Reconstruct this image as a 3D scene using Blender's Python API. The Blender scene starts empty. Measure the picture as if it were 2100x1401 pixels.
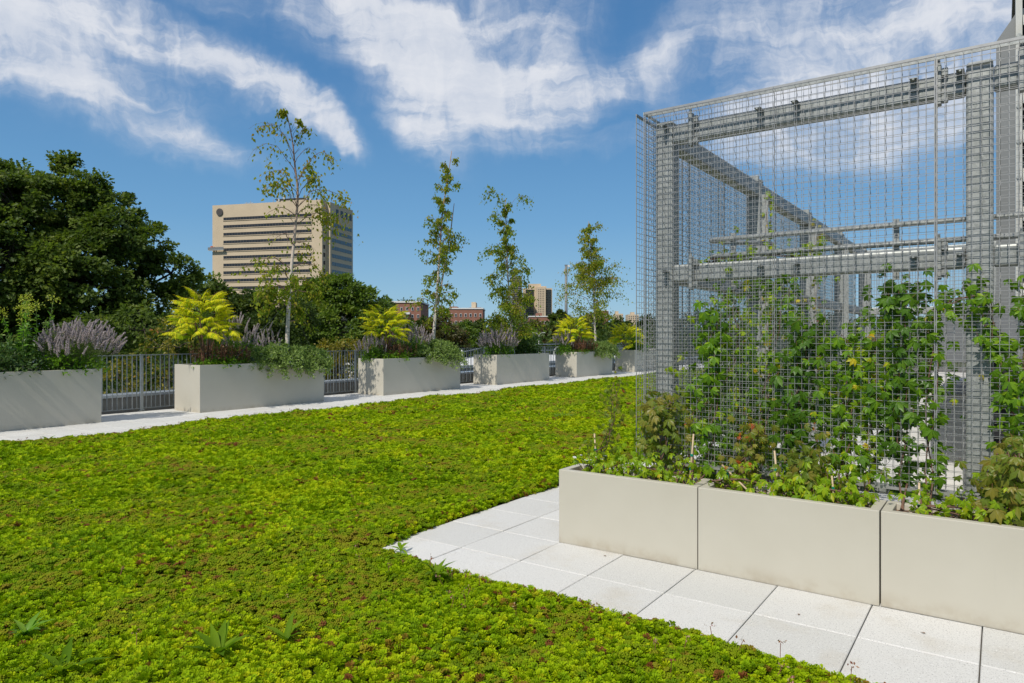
import bpy, bmesh, math, random
import numpy as np
from mathutils import Vector, Matrix

rng = np.random.default_rng(11)
random.seed(11)
scene = bpy.context.scene
COL = scene.collection
R = math.radians
EYE = 1.6
HEAD = R(35.21)                       # heading of the camera, left of +Y
SA, CA = math.sin(HEAD), math.cos(HEAD)

# ------------------------------------------------------------------ camera
cam = bpy.data.cameras.new('camera')
cam.sensor_width = 36.0
cam.lens = 1420 / 2100 * 36
cam.shift_y = -8.5 / 2100
cam.clip_start = 0.05
cam.clip_end = 9000
camo = bpy.data.objects.new('camera', cam)
COL.objects.link(camo)
camo.location = (0, 0, EYE)
camo.rotation_euler = (R(90), 0, HEAD)
scene.camera = camo

# ------------------------------------------------------------------ light
SUN_EL = R(48)
SUN_DIR = Vector((0.06, -1.0, 0)).normalized() * math.cos(SUN_EL) + Vector((0, 0, math.sin(SUN_EL)))
sun = bpy.data.lights.new('sun', 'SUN')
sun.energy = 3.7
sun.angle = R(0.55)
sun.color = (1.0, 0.95, 0.87)
suno = bpy.data.objects.new('sun', sun)
COL.objects.link(suno)
suno.rotation_euler = SUN_DIR.to_track_quat('Z', 'Y').to_euler()
suno.location = (0, 0, 30)

scene.view_settings.view_transform = 'Standard'
scene.view_settings.look = 'None'
scene.view_settings.exposure = 0.0
scene.view_settings.gamma = 1.0
scene.view_settings.use_curve_mapping = False
scene.render.engine = 'CYCLES'
cy = scene.cycles
cy.max_bounces = 6
cy.diffuse_bounces = 3
cy.glossy_bounces = 3
cy.transmission_bounces = 4
cy.transparent_max_bounces = 6
cy.caustics_reflective = False
cy.caustics_refractive = False
cy.use_denoising = True


class NT:
    """small node-tree helper"""
    def __init__(s, tree):
        s.t = tree
        s.t.nodes.clear()

    def n(s, typ, **kw):
        nd = s.t.nodes.new(typ)
        for k, v in kw.items():
            setattr(nd, k, v)
        return nd

    def put(s, sock, v):
        if isinstance(v, bpy.types.NodeSocket):
            s.t.links.new(v, sock)
        elif v is not None:
            sock.default_value = v

    def math(s, op, a, b=None, c=None, clamp=False):
        nd = s.n('ShaderNodeMath', operation=op, use_clamp=clamp)
        for i, v in enumerate((a, b, c)):
            if v is not None:
                s.put(nd.inputs[i], v)
        return nd.outputs[0]

    def vec(s, op, a, b=None):
        nd = s.n('ShaderNodeVectorMath', operation=op)
        s.put(nd.inputs[0], a)
        if b is not None:
            s.put(nd.inputs[3 if op == 'SCALE' else 1], b)
        return nd.outputs['Value' if op in ('DOT_PRODUCT', 'LENGTH') else 'Vector']

    def noise(s, vec, scale, detail=4, rough=0.55, lac=2.0, dist=0.0, out='Fac'):
        nd = s.n('ShaderNodeTexNoise')
        if vec is not None:
            s.put(nd.inputs['Vector'], vec)
        nd.inputs['Scale'].default_value = scale
        nd.inputs['Detail'].default_value = detail
        nd.inputs['Roughness'].default_value = rough
        nd.inputs['Lacunarity'].default_value = lac
        nd.inputs['Distortion'].default_value = dist
        return nd.outputs[out]

    def smooth(s, v, lo, hi, a=0.0, b=1.0):
        nd = s.n('ShaderNodeMapRange', interpolation_type='SMOOTHSTEP')
        s.put(nd.inputs[0], v)
        s.put(nd.inputs[1], lo); s.put(nd.inputs[2], hi)
        s.put(nd.inputs[3], a); s.put(nd.inputs[4], b)
        return nd.outputs[0]

    def mix(s, fac, a, b, mode='MIX'):
        nd = s.n('ShaderNodeMix', data_type='RGBA', blend_type=mode)
        s.put(nd.inputs[0], fac); s.put(nd.inputs[6], a); s.put(nd.inputs[7], b)
        return nd.outputs[2]

    def ramp(s, fac, stops, interp='LINEAR'):
        nd = s.n('ShaderNodeValToRGB')
        cr = nd.color_ramp
        cr.interpolation = interp
        while len(cr.elements) < len(stops):
            cr.elements.new(0.5)
        for e, (p, c) in zip(cr.elements, stops):
            e.position = p
            e.color = (*c, 1) if len(c) == 3 else c
        s.put(nd.inputs[0], fac)
        return nd.outputs[0]


# ------------------------------------------------------------------ sky
world = bpy.data.worlds.new('World')
scene.world = world
world.use_nodes = True
w = NT(world.node_tree)
sky = w.n('ShaderNodeTexSky', sky_type='NISHITA')
sky.sun_disc = False
sky.sun_elevation = SUN_EL
sky.sun_rotation = R(180 - math.degrees(math.atan2(0.06, 1.0)))
sky.altitude = 0
sky.air_density = 1.0
sky.dust_density = 0.25
sky.ozone_density = 2.2
tc = w.n('ShaderNodeTexCoord')
D = tc.outputs['Generated']
hsv = w.n('ShaderNodeHueSaturation')
hsv.inputs['Hue'].default_value = 0.5
hsv.inputs['Saturation'].default_value = 1.18
hsv.inputs['Value'].default_value = 1.0
w.put(hsv.inputs['Color'], sky.outputs[0])
# cirrus: drawn in the sky's own coordinates (azimuth from the heading of the roof, elevation)
sep = w.n('ShaderNodeSeparateXYZ')
w.put(sep.inputs[0], D)
zc = w.math('MAXIMUM', sep.outputs[2], 0.0)
cF = w.vec('DOT_PRODUCT', D, (-SA, CA, 0))
cR = w.vec('DOT_PRODUCT', D, (CA, SA, 0))
az = w.math('ARCTAN2', cR, cF)
el = w.math('ARCSINE', zc)
cmb = w.n('ShaderNodeCombineXYZ')
w.put(cmb.inputs[0], az); w.put(cmb.inputs[1], el)
A0 = cmb.outputs[0]
warp = w.vec('SCALE', w.vec('SUBTRACT', w.noise(A0, 4.0, 5, 0.6, out='Color'), (0.5, 0.5, 0.5)), 0.13)
warp2 = w.vec('SCALE', w.vec('SUBTRACT', w.noise(A0, 17.0, 4, 0.6, out='Color'), (0.5, 0.5, 0.5)), 0.04)
A1 = w.vec('ADD', w.vec('ADD', A0, warp), warp2)


def blob(a, e, ra, re, tilt, amp):
    """soft ellipse of cloud about azimuth a, elevation e (degrees), tilted by tilt"""
    v = w.vec('SUBTRACT', A1, (R(a), R(e), 0))
    mp = w.n('ShaderNodeMapping', vector_type='TEXTURE')
    mp.inputs['Rotation'].default_value = (0, 0, R(tilt))
    mp.inputs['Scale'].default_value = (R(ra), R(re), 1)
    w.put(mp.inputs['Vector'], v)
    ln = w.vec('LENGTH', mp.outputs[0])
    return w.smooth(ln, 1.25, 0.1, 0.0, amp)


blobs = [
    (-37, 20.0, 13, 5.0, -10, .95), (-31, 16.6, 11, 2.3, -18, .85), (-25, 14.9, 7, 1.2, -14, .55), (-43, 22, 12, 6, 0, .6),
    (-26, 20.6, 9, 2.0, -14, .75), (-20.5, 18.6, 8, 1.9, -26, .95), (-16, 16.6, 5.5, 1.6, -34, .8), (-13.8, 14.6, 2.6, .8, -50, .5),
    (-14, 23.5, 9, 3.6, -25, .6), (-9.5, 24, 8, 4.2, -30, .85), (-6, 20.5, 8, 4.4, -40, .95), (-1, 23.5, 9, 5.0, 15, .95), (-7.6, 15.9, 4.6, 2.1, -38, .85), (1, 18.6, 9, 3.8, 10, .95), (5, 15.2, 7, 1.3, 4, .6),
    (8, 20, 7, 2.0, 24, .5), (17, 23.5, 12, 4, 20, .55), (28, 20.5, 19, 8, 8, .85), (27, 14.6, 15, 3.6, 0, .85), (-33, 19, 16, 6, -14, .35), (-4, 20, 15, 7, 0, .3), (-22, 24, 9, 3, -15, .35), (20, 17.5, 9, 3, 10, .4), (38, 23, 12, 7, 0, .7),
    (-44, 13.5, 4.5, .7, -10, .4), (0, 36, 42, 11, 4, .95), (-50, 36, 22, 10, -10, .85), (45, 38, 24, 13, 0, .9),  # the overhead ones lie out of view, thickened to lift the fill light
]
mask = None
for b in blobs:
    v = blob(*b)
    mask = v if mask is None else w.math('ADD', mask, v)
# rest of the sky: cirrus thickened out of view, added to brighten the shade
loose = w.n('ShaderNodeMapping')
loose.inputs['Scale'].default_value = (1.2, 2.4, 2.4)
w.put(loose.inputs['Vector'], D)
general = w.math('MULTIPLY', w.smooth(w.noise(loose.outputs[0], 1.6, 5, 0.6), 0.30, 0.60), w.smooth(zc, 0.45, 0.62))
behind = w.math('MULTIPLY', w.smooth(cF, 0.45, 0.0), w.math('MULTIPLY', w.smooth(w.noise(loose.outputs[0], 1.6, 5, 0.6), 0.42, 0.66), w.smooth(zc, 0.1, 0.3)))
mask = w.math('MULTIPLY', mask, 1.55)
mask = w.math('ADD', mask, w.math('ADD', w.math('MULTIPLY', general, 1.7), w.math('MULTIPLY', behind, 1.5)))
# fibres along the wind
mp = w.n('ShaderNodeMapping')
mp.inputs['Rotation'].default_value = (0, 0, R(38))
mp.inputs['Scale'].default_value = (5.0, 1.6, 1)
w.put(mp.inputs['Vector'], A1)
fib = w.noise(mp.outputs[0], 3.0, 9, 0.62, dist=0.9)
mp2 = w.n('ShaderNodeMapping')
mp2.inputs['Rotation'].default_value = (0, 0, R(-27))
mp2.inputs['Scale'].default_value = (1.3, 9.0, 1)
w.put(mp2.inputs['Vector'], A1)
fib2 = w.noise(mp2.outputs[0], 2.6, 9, 0.62, dist=.3)
fib3 = w.noise(A1, 7.0, 9, 0.62, dist=.5)
fm = w.math('ADD', w.math('MULTIPLY', fib3, 0.24), w.math('ADD', w.math('MULTIPLY', fib, 0.36), w.math('MULTIPLY', fib2, 0.50)))
thin = w.math('ADD', 0.28, w.math('MULTIPLY', w.smooth(fm, 0.38, 0.74), 0.95))
cov = w.math('MULTIPLY', mask, thin)
alpha = w.smooth(cov, 0.0, 1.85, 0.0, 0.93)
light = w.mix(w.smooth(fm, 0.40, 0.75), (4.6, 5.05, 5.9, 1), (6.6, 6.7, 7.0, 1))
# clear air: the blue of the upper sky eases to pale blue at the horizon all the way round
grad = w.ramp(zc, [(0.0, (.30, .53, .72)), (.05, (.25, .485, .71)), (.16, (.155, .375, .65)), (.34, (.085, .25, .52)), (.6, (.055, .17, .40)), (1.0, (.04, .125, .32))])
clear = w.mix(0.85, hsv.outputs[0], w.vec('SCALE', grad, 7.5))
skycol = w.mix(alpha, clear, light)
bg = w.n('ShaderNodeBackground')
bg.inputs['Strength'].default_value = 0.125
w.put(bg.inputs['Color'], skycol)
wo = w.n('ShaderNodeOutputWorld')
w.t.links.new(bg.outputs[0], wo.inputs[0])


# ------------------------------------------------------------------ materials
def new_mat(name):
    m = bpy.data.materials.new(name)
    m.use_nodes = True
    t = NT(m.node_tree)
    out = t.n('ShaderNodeOutputMaterial')
    return m, t, out


def principled(t, out, col, rough=0.6, metal=0.0, spec=0.5, normal=None):
    p = t.n('ShaderNodeBsdfPrincipled')
    t.put(p.inputs['Base Color'], col)
    t.put(p.inputs['Roughness'], rough)
    t.put(p.inputs['Metallic'], metal)
    t.put(p.inputs['Specular IOR Level'], spec)
    if normal is not None:
        t.put(p.inputs['Normal'], normal)
    t.t.links.new(p.outputs[0], out.inputs[0])
    return p


def bump(t, h, strength=0.3, dist=0.01):
    b = t.n('ShaderNodeBump')
    b.inputs['Strength'].default_value = strength
    b.inputs['Distance'].default_value = dist
    t.put(b.inputs['Height'], h)
    return b.outputs[0]


def c4(c):
    return (*c, 1) if len(c) == 3 else c


def flat_mat(name, col, rough=0.6, metal=0.0, var=0.12, scale=6.0, spec=0.4, bmp=0.0, bscale=60):
    m, t, out = new_mat(name)
    g = t.n('ShaderNodeTexCoord').outputs['Object']
    n = t.noise(g, scale, 5, 0.6)
    lo = tuple(x * (1 - var) for x in col); hi = tuple(min(1, x * (1 + var)) for x in col)
    c = t.ramp(n, [(0.3, lo), (0.7, hi)])
    nm = bump(t, t.noise(g, bscale, 4, 0.6), bmp, 0.01) if bmp else None
    principled(t, out, c, rough, metal, spec, nm)
    return m


def leaf_mat(name, stops, trans=0.3, rough=0.45, spec=0.35, tcol=1.5, inst=False, patch=None):
    """leaf colours differ from leaf to leaf (tint); light comes through the blade"""
    m, t, out = new_mat(name)
    at = t.n('ShaderNodeAttribute', attribute_name='tint')
    if inst:
        at.attribute_type = 'INSTANCER'
    f = at.outputs['Fac']
    c = t.ramp(f, stops)
    p = t.n('ShaderNodeBsdfPrincipled')
    t.put(p.inputs['Base Color'], c)
    p.inputs['Roughness'].default_value = rough
    p.inputs['Specular IOR Level'].default_value = spec
    tr = t.n('ShaderNodeBsdfTranslucent')
    t.put(tr.inputs[0], t.mix(1.0, c, (tcol, tcol * 1.05, tcol * .55, 1), 'MULTIPLY'))
    ms = t.n('ShaderNodeMixShader')
    ms.inputs[0].default_value = trans
    t.t.links.new(p.outputs[0], ms.inputs[1])
    t.t.links.new(tr.outputs[0], ms.inputs[2])
    t.t.links.new(ms.outputs[0], out.inputs[0])
    return m


M = {}
# paving: white concrete with dark and tan grains
m, t, out = new_mat('white_paver'); M['paver'] = m
g = t.n('ShaderNodeNewGeometry').outputs['Position']
oi = t.n('ShaderNodeObjectInfo').outputs['Random']
base = t.mix(oi, (0.575, 0.565, 0.525, 1), (0.655, 0.64, 0.60, 1))
base = t.mix(t.smooth(t.noise(g, 2.2, 5, 0.65), 0.50, 0.72, 0, 0.5), base, (0.52, 0.475, 0.39, 1))
grain = t.noise(g, 130, 2, 0.6)
base = t.mix(t.smooth(grain, 0.57, 0.66, 0, 0.75), base, (0.30, 0.29, 0.27, 1))
grain2 = t.noise(g, 85, 2, 0.6)
base = t.mix(t.smooth(grain2, 0.62, 0.70, 0, 0.6), base, (0.88, 0.87, 0.84, 1))
principled(t, out, base, 0.75, 0, 0.25, bump(t, grain, 0.25, 0.004))
M['joint'] = flat_mat('joint_grit', (0.10, 0.09, 0.075), 0.95, var=.3, scale=20)

# planters: pale warm grey powder coat
m, t, out = new_mat('planter_paint'); M['planter'] = m
g = t.n('ShaderNodeTexCoord').outputs['Object']
gw = t.n('ShaderNodeNewGeometry').outputs['Position']
base = t.ramp(t.noise(gw, 1.3, 5, 0.6), [(0.3, (0.485, 0.45, 0.365)), (0.7, (0.525, 0.49, 0.405))])
sp = t.n('ShaderNodeSeparateXYZ'); t.put(sp.inputs[0], gw)
splash = t.math('MULTIPLY', t.smooth(sp.outputs[2], 0.12, 0.0), t.smooth(t.noise(gw, 6, 5, .65), .38, .7))
base = t.mix(t.math('MULTIPLY', splash, .5), base, (0.33, 0.26, 0.17, 1))
strk = t.n('ShaderNodeMapping'); strk.inputs['Scale'].default_value = (9, 9, .8); t.put(strk.inputs['Vector'], gw)
base = t.mix(t.smooth(t.noise(strk.outputs[0], 2.5, 4, .6), .6, .85, 0, .18), base, (0.40, .385, .33, 1))
principled(t, out, base, 0.52, 0, 0.4, bump(t, t.noise(g, 420, 2, 0.5), 0.05, 0.002))

# galvanised steel with spangle
m, t, out = new_mat('galvanised_steel'); M['galv'] = m
g = t.n('ShaderNodeNewGeometry').outputs['Position']
vo = t.n('ShaderNodeTexVoronoi'); vo.inputs['Scale'].default_value = 55; t.put(vo.inputs['Vector'], g)
f = t.math('ADD', t.math('MULTIPLY', vo.outputs['Color'], 0.35), t.math('MULTIPLY', t.noise(g, 9, 6, 0.7), 0.8))
c = t.ramp(f, [(0.28, (0.22, 0.235, 0.22)), (0.55, (0.34, 0.355, 0.335)), (0.85, (0.47, 0.48, 0.46))])
principled(t, out, c, 0.5, 0.35, 0.5, bump(t, f, .08, .01))
M['wire'] = flat_mat('stainless_wire', (0.40, 0.39, 0.37), 0.4, 0.5, var=.1, scale=15)
M['fence'] = flat_mat('fence_steel', (0.33, 0.36, 0.37), 0.45, 0.45, var=.12, scale=12)
M['coping'] = flat_mat('coping_metal', (0.52, 0.56, 0.60), 0.32, 0.6, var=.05, scale=3)
M['concrete'] = flat_mat('parapet_concrete', (0.36, 0.34, 0.30), 0.85, 0, var=.18, scale=4, bmp=.2, bscale=40)
M['pale_concrete'] = flat_mat('pale_concrete', (0.60, 0.57, 0.52), 0.85, 0, var=.08, scale=1.2)
M['roofing'] = flat_mat('white_roofing', (0.66, 0.65, 0.62), 0.8, 0, var=.06, scale=2)
M['casing'] = flat_mat('casing_grey', (0.20, 0.205, 0.20), 0.5, 0.15, var=.06, scale=2)
M['casing_pale'] = flat_mat('casing_pale', (0.50, 0.50, 0.46), 0.5, 0.1, var=.06, scale=2)
M['darkgrey'] = flat_mat('dark_grey_sheet', (0.20, 0.205, 0.21), 0.45, 0.25, var=.08, scale=2)
M['black'] = flat_mat('black_metal', (0.02, 0.02, 0.022), 0.6, 0.1)
M['soil'] = flat_mat('dark_soil', (0.05, 0.035, 0.025), 0.95, 0, var=.4, scale=25, bmp=.8, bscale=50)
M['mulch'] = flat_mat('mulch', (0.20, 0.135, 0.09), 0.9, 0, var=.5, scale=40, bmp=.8, bscale=90)
M['mulchchip'] = leaf_mat('bark_chip', [(0, (.10, .055, .03)), (.4, (.24, .16, .11)), (.75, (.40, .32, .25)), (1, (.52, .45, .38))], 0.0, .9, .1)
M['bamboo'] = flat_mat('bamboo_cane', (0.55, 0.42, 0.26), 0.6, 0, var=.2, scale=20)
M['tie'] = flat_mat('green_tie', (0.0, 0.25, 0.16), 0.5, 0)
M['stem'] = flat_mat('vine_stem', (0.16, 0.09, 0.06), 0.8, 0, var=.3, scale=30)
M['redstem'] = flat_mat('reddish_stem', (0.22, 0.075, 0.04), 0.7, 0, var=.3, scale=30)
M['greenstem'] = flat_mat('green_stem', (0.10, 0.14, 0.035), 0.7, 0, var=.3, scale=30)
M['bark'] = flat_mat('dark_bark', (0.085, 0.065, 0.05), 0.9, 0, var=.35, scale=12, bmp=.6, bscale=25)
M['twig'] = flat_mat('birch_twig', (0.19, 0.115, 0.085), 0.8, 0, var=.3, scale=20)
M['strap'] = flat_mat('guy_strap', (0.05, 0.055, 0.06), 0.6, 0)
M['whiteflower'] = flat_mat('white_petal', (0.8, 0.8, 0.78), 0.6, 0, var=.05)
# birch bark: chalk white with dark lenticel bars, browner with height
m, t, out = new_mat('birch_bark'); M['birch'] = m
g = t.n('ShaderNodeNewGeometry').outputs['Position']
mpn = t.n('ShaderNodeMapping'); mpn.inputs['Scale'].default_value = (3, 3, 22); t.put(mpn.inputs['Vector'], g)
bars = t.smooth(t.noise(mpn.outputs[0], 2.0, 4, .6), .56, .68)
sp = t.n('ShaderNodeSeparateXYZ'); t.put(sp.inputs[0], g)
c = t.mix(t.smooth(sp.outputs[2], 2.6, 5.5), (0.62, 0.55, 0.47, 1), (0.34, 0.22, 0.15, 1))
c = t.mix(t.math('MULTIPLY', bars, .75), c, (0.10, 0.07, 0.055, 1))
principled(t, out, c, .75, 0, .3)

M['oak'] = leaf_mat('oak_leaf', [(0, (.050, .085, .014)), (.5, (.10, .15, .022)), (.85, (.15, .20, .03)), (1, (.22, .24, .04))], .4, .5, .25)
M['midleaf'] = leaf_mat('bright_tree_leaf', [(0, (.07, .12, .014)), (.6, (.12, .19, .02)), (1, (.20, .25, .03))], .35)
M['darkleaf'] = leaf_mat('dark_tree_leaf', [(0, (.036, .062, .014)), (.6, (.062, .098, .018)), (1, (.13, .165, .026))], .34, .5, .2)
M['redleaf'] = leaf_mat('bronzing_leaf', [(0, (.05, .055, .016)), (.5, (.09, .085, .022)), (1, (.17, .085, .03))], .3)
M['yellowleaf'] = leaf_mat('yellowing_leaf', [(0, (.10, .11, .012)), (.5, (.20, .18, .016)), (.9, (.34, .27, .025)), (1, (.28, .12, .03))], .35)
M['birchleaf'] = leaf_mat('birch_leaf', [(0, (.12, .20, .014)), (.4, (.19, .25, .020)), (.75, (.32, .31, .030)), (1, (.40, .26, .045))], .45, .55, .15)
M['birchgreen'] = leaf_mat('birch_leaf_green', [(0, (.06, .12, .015)), (.6, (.12, .20, .022)), (1, (.28, .30, .03))], .4)
M['sumac'] = leaf_mat('golden_sumac_leaf', [(0, (.10, .25, .008)), (.25, (.32, .45, .008)), (.52, (.72, .68, .010)), (1, (.90, .72, .012))], .4, .5, .2, tcol=1.2)
M['greenleaf'] = leaf_mat('fresh_green_leaf', [(0, (.07, .16, .010)), (.6, (.14, .28, .014)), (1, (.26, .40, .025))], .4)
M['mint'] = leaf_mat('dark_green_leaf', [(0, (.04, .085, .02)), (.6, (.075, .145, .03)), (1, (.14, .21, .06))], .3)
M['tallgreen'] = leaf_mat('tall_weed_leaf', [(0, (.08, .20, .015)), (.7, (.16, .32, .025)), (1, (.26, .38, .03))], .4)
M['greenyellow'] = leaf_mat('yellow_green_flower', [(0, (.30, .38, .03)), (1, (.50, .50, .06))], .3)
M['cary'] = leaf_mat('grey_green_leaf', [(0, (.13, .21, .05)), (.6, (.24, .33, .09)), (1, (.38, .46, .18))], .35, .6, .1)
M['caryflower'] = leaf_mat('blue_grey_floret', [(0, (.25, .26, .36)), (1, (.45, .45, .6))], .2)
M['agas'] = leaf_mat('mauve_grey_floret', [(0, (.30, .25, .26)), (.6, (.50, .43, .46)), (1, (.70, .62, .68))], .25, .7, .1)
M['brown'] = leaf_mat('dry_brown_head', [(0, (.10, .05, .025)), (.6, (.20, .10, .05)), (1, (.30, .18, .10))], .1)
M['vine'] = leaf_mat('creeper_leaf', [(0, (.06, .14, .008)), (.45, (.12, .25, .010)), (.8, (.21, .36, .012)), (.93, (.38, .46, .015)), (1, (.56, .46, .02))], .4, .42, .3)
M['vinedark'] = leaf_mat('creeper_leaf_dark', [(0, (.045, .11, .009)), (.6, (.085, .19, .011)), (1, (.15, .28, .014))], .36, .40, .35)
M['vinebronze'] = leaf_mat('creeper_leaf_bronze', [(0, (.11, .17, .014)), (.4, (.17, .22, .02)), (.7, (.25, .21, .035)), (.92, (.30, .30, .022)), (1, (.50, .12, .03))], .36, .42, .35)
M['vinegold'] = leaf_mat('creeper_leaf_gold', [(0, (.14, .26, .010)), (.6, (.26, .40, .012)), (.92, (.48, .50, .016)), (1, (.56, .32, .02))], .4, .42, .3)
M['weed'] = leaf_mat('weed_leaf', [(0, (.09, .18, .008)), (1, (.20, .31, .015))], .4, .6, .08)
M['sedum'] = leaf_mat('sedum_leaf', [(0, (.10, .20, .004)), (.3, (.21, .335, .004)), (.6, (.335, .445, .005)), (.8, (.43, .48, .007)), (.9, (.27, .20, .018)), (1, (.20, .075, .022))], .24, .6, .06, 1.3, inst=True)
M['sedumbead'] = leaf_mat('sedum_bead_leaf', [(0, (.13, .22, .006)), (.45, (.23, .29, .008)), (.8, (.24, .20, .018)), (1, (.19, .075, .024))], .2, .6, .06, 1.3, inst=True)
m, t, out = new_mat('planting_bed'); M['bed'] = m
g = t.n('ShaderNodeNewGeometry').outputs['Position']
c = t.ramp(t.noise(g, 30, 4, .7), [(.3, (.03, .035, .006)), (.6, (.06, .075, .008)), (.8, (.06, .04, .015))])
principled(t, out, c, .9, 0, .2)
m, t, out = new_mat('distant_ground'); M['ground'] = m
g = t.n('ShaderNodeNewGeometry').outputs['Position']
c = t.ramp(t.noise(g, .02, 6, .7), [(.35, (.035, .05, .018)), (.55, (.06, .07, .03)), (.7, (.11, .105, .09))])
principled(t, out, c, .95, 0, .1)


# ------------------------------------------------------------------ mesh building
class MB:
    """collects pieces and links them as one mesh object"""
    def __init__(s):
        s.V = []; s.F = []; s.n = 0

    def add(s, V, F, mat=0, tint=None):
        V = np.asarray(V, dtype=np.float64).reshape(-1, 3)
        T = np.full(len(V), 0.5) if tint is None else np.broadcast_to(np.asarray(tint, dtype=float), (len(V),))
        s.V.append((V, T))
        groups = F if isinstance(F, list) and len(F) and isinstance(F[0], np.ndarray) else None
        if groups is None:
            by = {}
            for f in F:
                by.setdefault(len(f), []).append(f)
            groups = [np.array(x) for x in by.values()]
        for gF in groups:
            s.F.append((gF + s.n, mat))
        s.n += len(V)
        return s

    def mesh(s, name, mats, smooth=False, off=(0, 0, 0)):
        me = bpy.data.meshes.new(name)
        V = np.concatenate([v for v, _ in s.V]) - np.asarray(off)
        T = np.concatenate([x for _, x in s.V])
        loops = np.concatenate([f.reshape(-1) for f, _ in s.F])
        tot = np.concatenate([np.full(len(f), f.shape[1]) for f, _ in s.F])
        mi = np.concatenate([np.full(len(f), k) for f, k in s.F])
        st = np.concatenate([[0], np.cumsum(tot)[:-1]])
        me.vertices.add(len(V)); me.vertices.foreach_set('co', V.astype(np.float32).reshape(-1))
        me.loops.add(len(loops)); me.loops.foreach_set('vertex_index', loops.astype(np.int32))
        me.polygons.add(len(tot))
        me.polygons.foreach_set('loop_start', st.astype(np.int32))
        me.polygons.foreach_set('material_index', mi.astype(np.int32))
        me.polygons.foreach_set('use_smooth', np.full(len(tot), bool(smooth)))
        at = me.attributes.new('tint', 'FLOAT', 'POINT')
        at.data.foreach_set('value', T.astype(np.float32))
        for mm in (mats if isinstance(mats, (list, tuple)) else [mats]):
            me.materials.append(mm)
        me.update(calc_edges=True)
        return me

    def build(s, name, mats, parent=None, smooth=False, local=False):
        off = (0, 0, 0)
        if parent is not None and not local:
            off = root_of(parent).location
        o = bpy.data.objects.new(name, s.mesh(name, mats, smooth, off))
        COL.objects.link(o)
        if parent is not None:
            o.parent = parent
        return o


def root_of(o):
    while o.parent is not None:
        o = o.parent
    return o


def tag(o, label=None, cat=None, group=None, kind=None):
    for k, v in (('label', label), ('category', cat), ('group', group), ('kind', kind)):
        if v:
            o[k] = v
    return o


def thing(name, label, cat, loc=(0, 0, 0), group=None, rz=0.0):
    o = bpy.data.objects.new(name, None)
    o.empty_display_size = 0.2
    COL.objects.link(o)
    o.location = loc
    o.rotation_euler = (0, 0, rz)
    return tag(o, label, cat, group)


def link_mesh(name, me, parent=None, mw=None):
    o = bpy.data.objects.new(name, me)
    COL.objects.link(o)
    if parent is not None:
        o.parent = parent
    if mw is not None:
        o.matrix_local = mw
    return o


BOXF = [(0, 3, 2, 1), (4, 5, 6, 7), (0, 1, 5, 4), (1, 2, 6, 5), (2, 3, 7, 6), (3, 0, 4, 7)]


def box(x0, x1, y0, y1, z0, z1):
    return [(x0, y0, z0), (x1, y0, z0), (x1, y1, z0), (x0, y1, z0), (x0, y0, z1), (x1, y0, z1), (x1, y1, z1), (x0, y1, z1)], BOXF


def bevel_box(x0, x1, y0, y1, z0, z1, b=.01, seg=1):
    bm = bmesh.new()
    V, F = box(x0, x1, y0, y1, z0, z1)
    vs = [bm.verts.new(v) for v in V]
    for f in F:
        bm.faces.new([vs[i] for i in f])
    bmesh.ops.bevel(bm, geom=list(bm.edges), offset=b, segments=seg, affect='EDGES', profile=0.5)
    bm.verts.index_update()
    V = [tuple(v.co) for v in bm.verts]
    F = [tuple(v.index for v in f.verts) for f in bm.faces]
    bm.free()
    return V, F


def tube(pts, rad, sides=6, cap=True):
    P = np.asarray(pts, float)
    n = len(P)
    rad = np.broadcast_to(np.asarray(rad, float), (n,))
    T = np.gradient(P, axis=0)
    T /= np.linalg.norm(T, axis=1, keepdims=True) + 1e-9
    ref = np.array([0, 0, 1.0]) if abs(T[:, 2]).mean() < .8 else np.array([1.0, 0.13, 0])
    U = np.cross(T, ref); U /= np.linalg.norm(U, axis=1, keepdims=True) + 1e-9
    W = np.cross(T, U)
    a = np.linspace(0, 2 * np.pi, sides, endpoint=False)
    V = (P[:, None] + rad[:, None, None] * (np.cos(a)[None, :, None] * U[:, None] + np.sin(a)[None, :, None] * W[:, None])).reshape(-1, 3)
    i = np.arange(n - 1)[:, None] * sides; j = np.arange(sides)[None]; k = (j + 1) % sides
    F = np.stack([i + j, i + k, i + sides + k, i + sides + j], -1).reshape(-1, 4)
    fs = [tuple(x) for x in F]
    if cap:
        fs.append(tuple(range(sides)[::-1])); fs.append(tuple((n - 1) * sides + x for x in range(sides)))
    return V, fs


def straight_wires(A, B, r):
    """many thin square wires at once; A, B (n,3)"""
    A = np.asarray(A, float); B = np.asarray(B, float)
    T = B - A; T /= np.linalg.norm(T, axis=1, keepdims=True)
    ref = np.where(np.abs(T[:, 2:3]) > .9, np.array([[1.0, 0, 0]]), np.array([[0, 0, 1.0]]))
    U = np.cross(T, ref); U /= np.linalg.norm(U, axis=1, keepdims=True)
    W = np.cross(T, U)
    off = np.stack([U + W, -U + W, -U - W, U - W], 1) * r * .8
    V = np.concatenate([A[:, None] + off, B[:, None] + off], 1).reshape(-1, 3)
    f = np.array([(0, 1, 5, 4), (1, 2, 6, 5), (2, 3, 7, 6), (3, 0, 4, 7)])
    F = (np.arange(len(A))[:, None, None] * 8 + f[None]).reshape(-1, 4)
    return V, [F]


LEAF4 = (np.array([(0, 0, 0), (.30, .48, .05), (0, 1, -.08), (-.30, .48, .05)]), [np.array([(0, 1, 2, 3)])])
LANCE = (np.array([(0, 0, 0), (.11, .35, .02), (0, 1, -.12), (-.11, .35, .02)]), [np.array([(0, 1, 2, 3)])])


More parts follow.
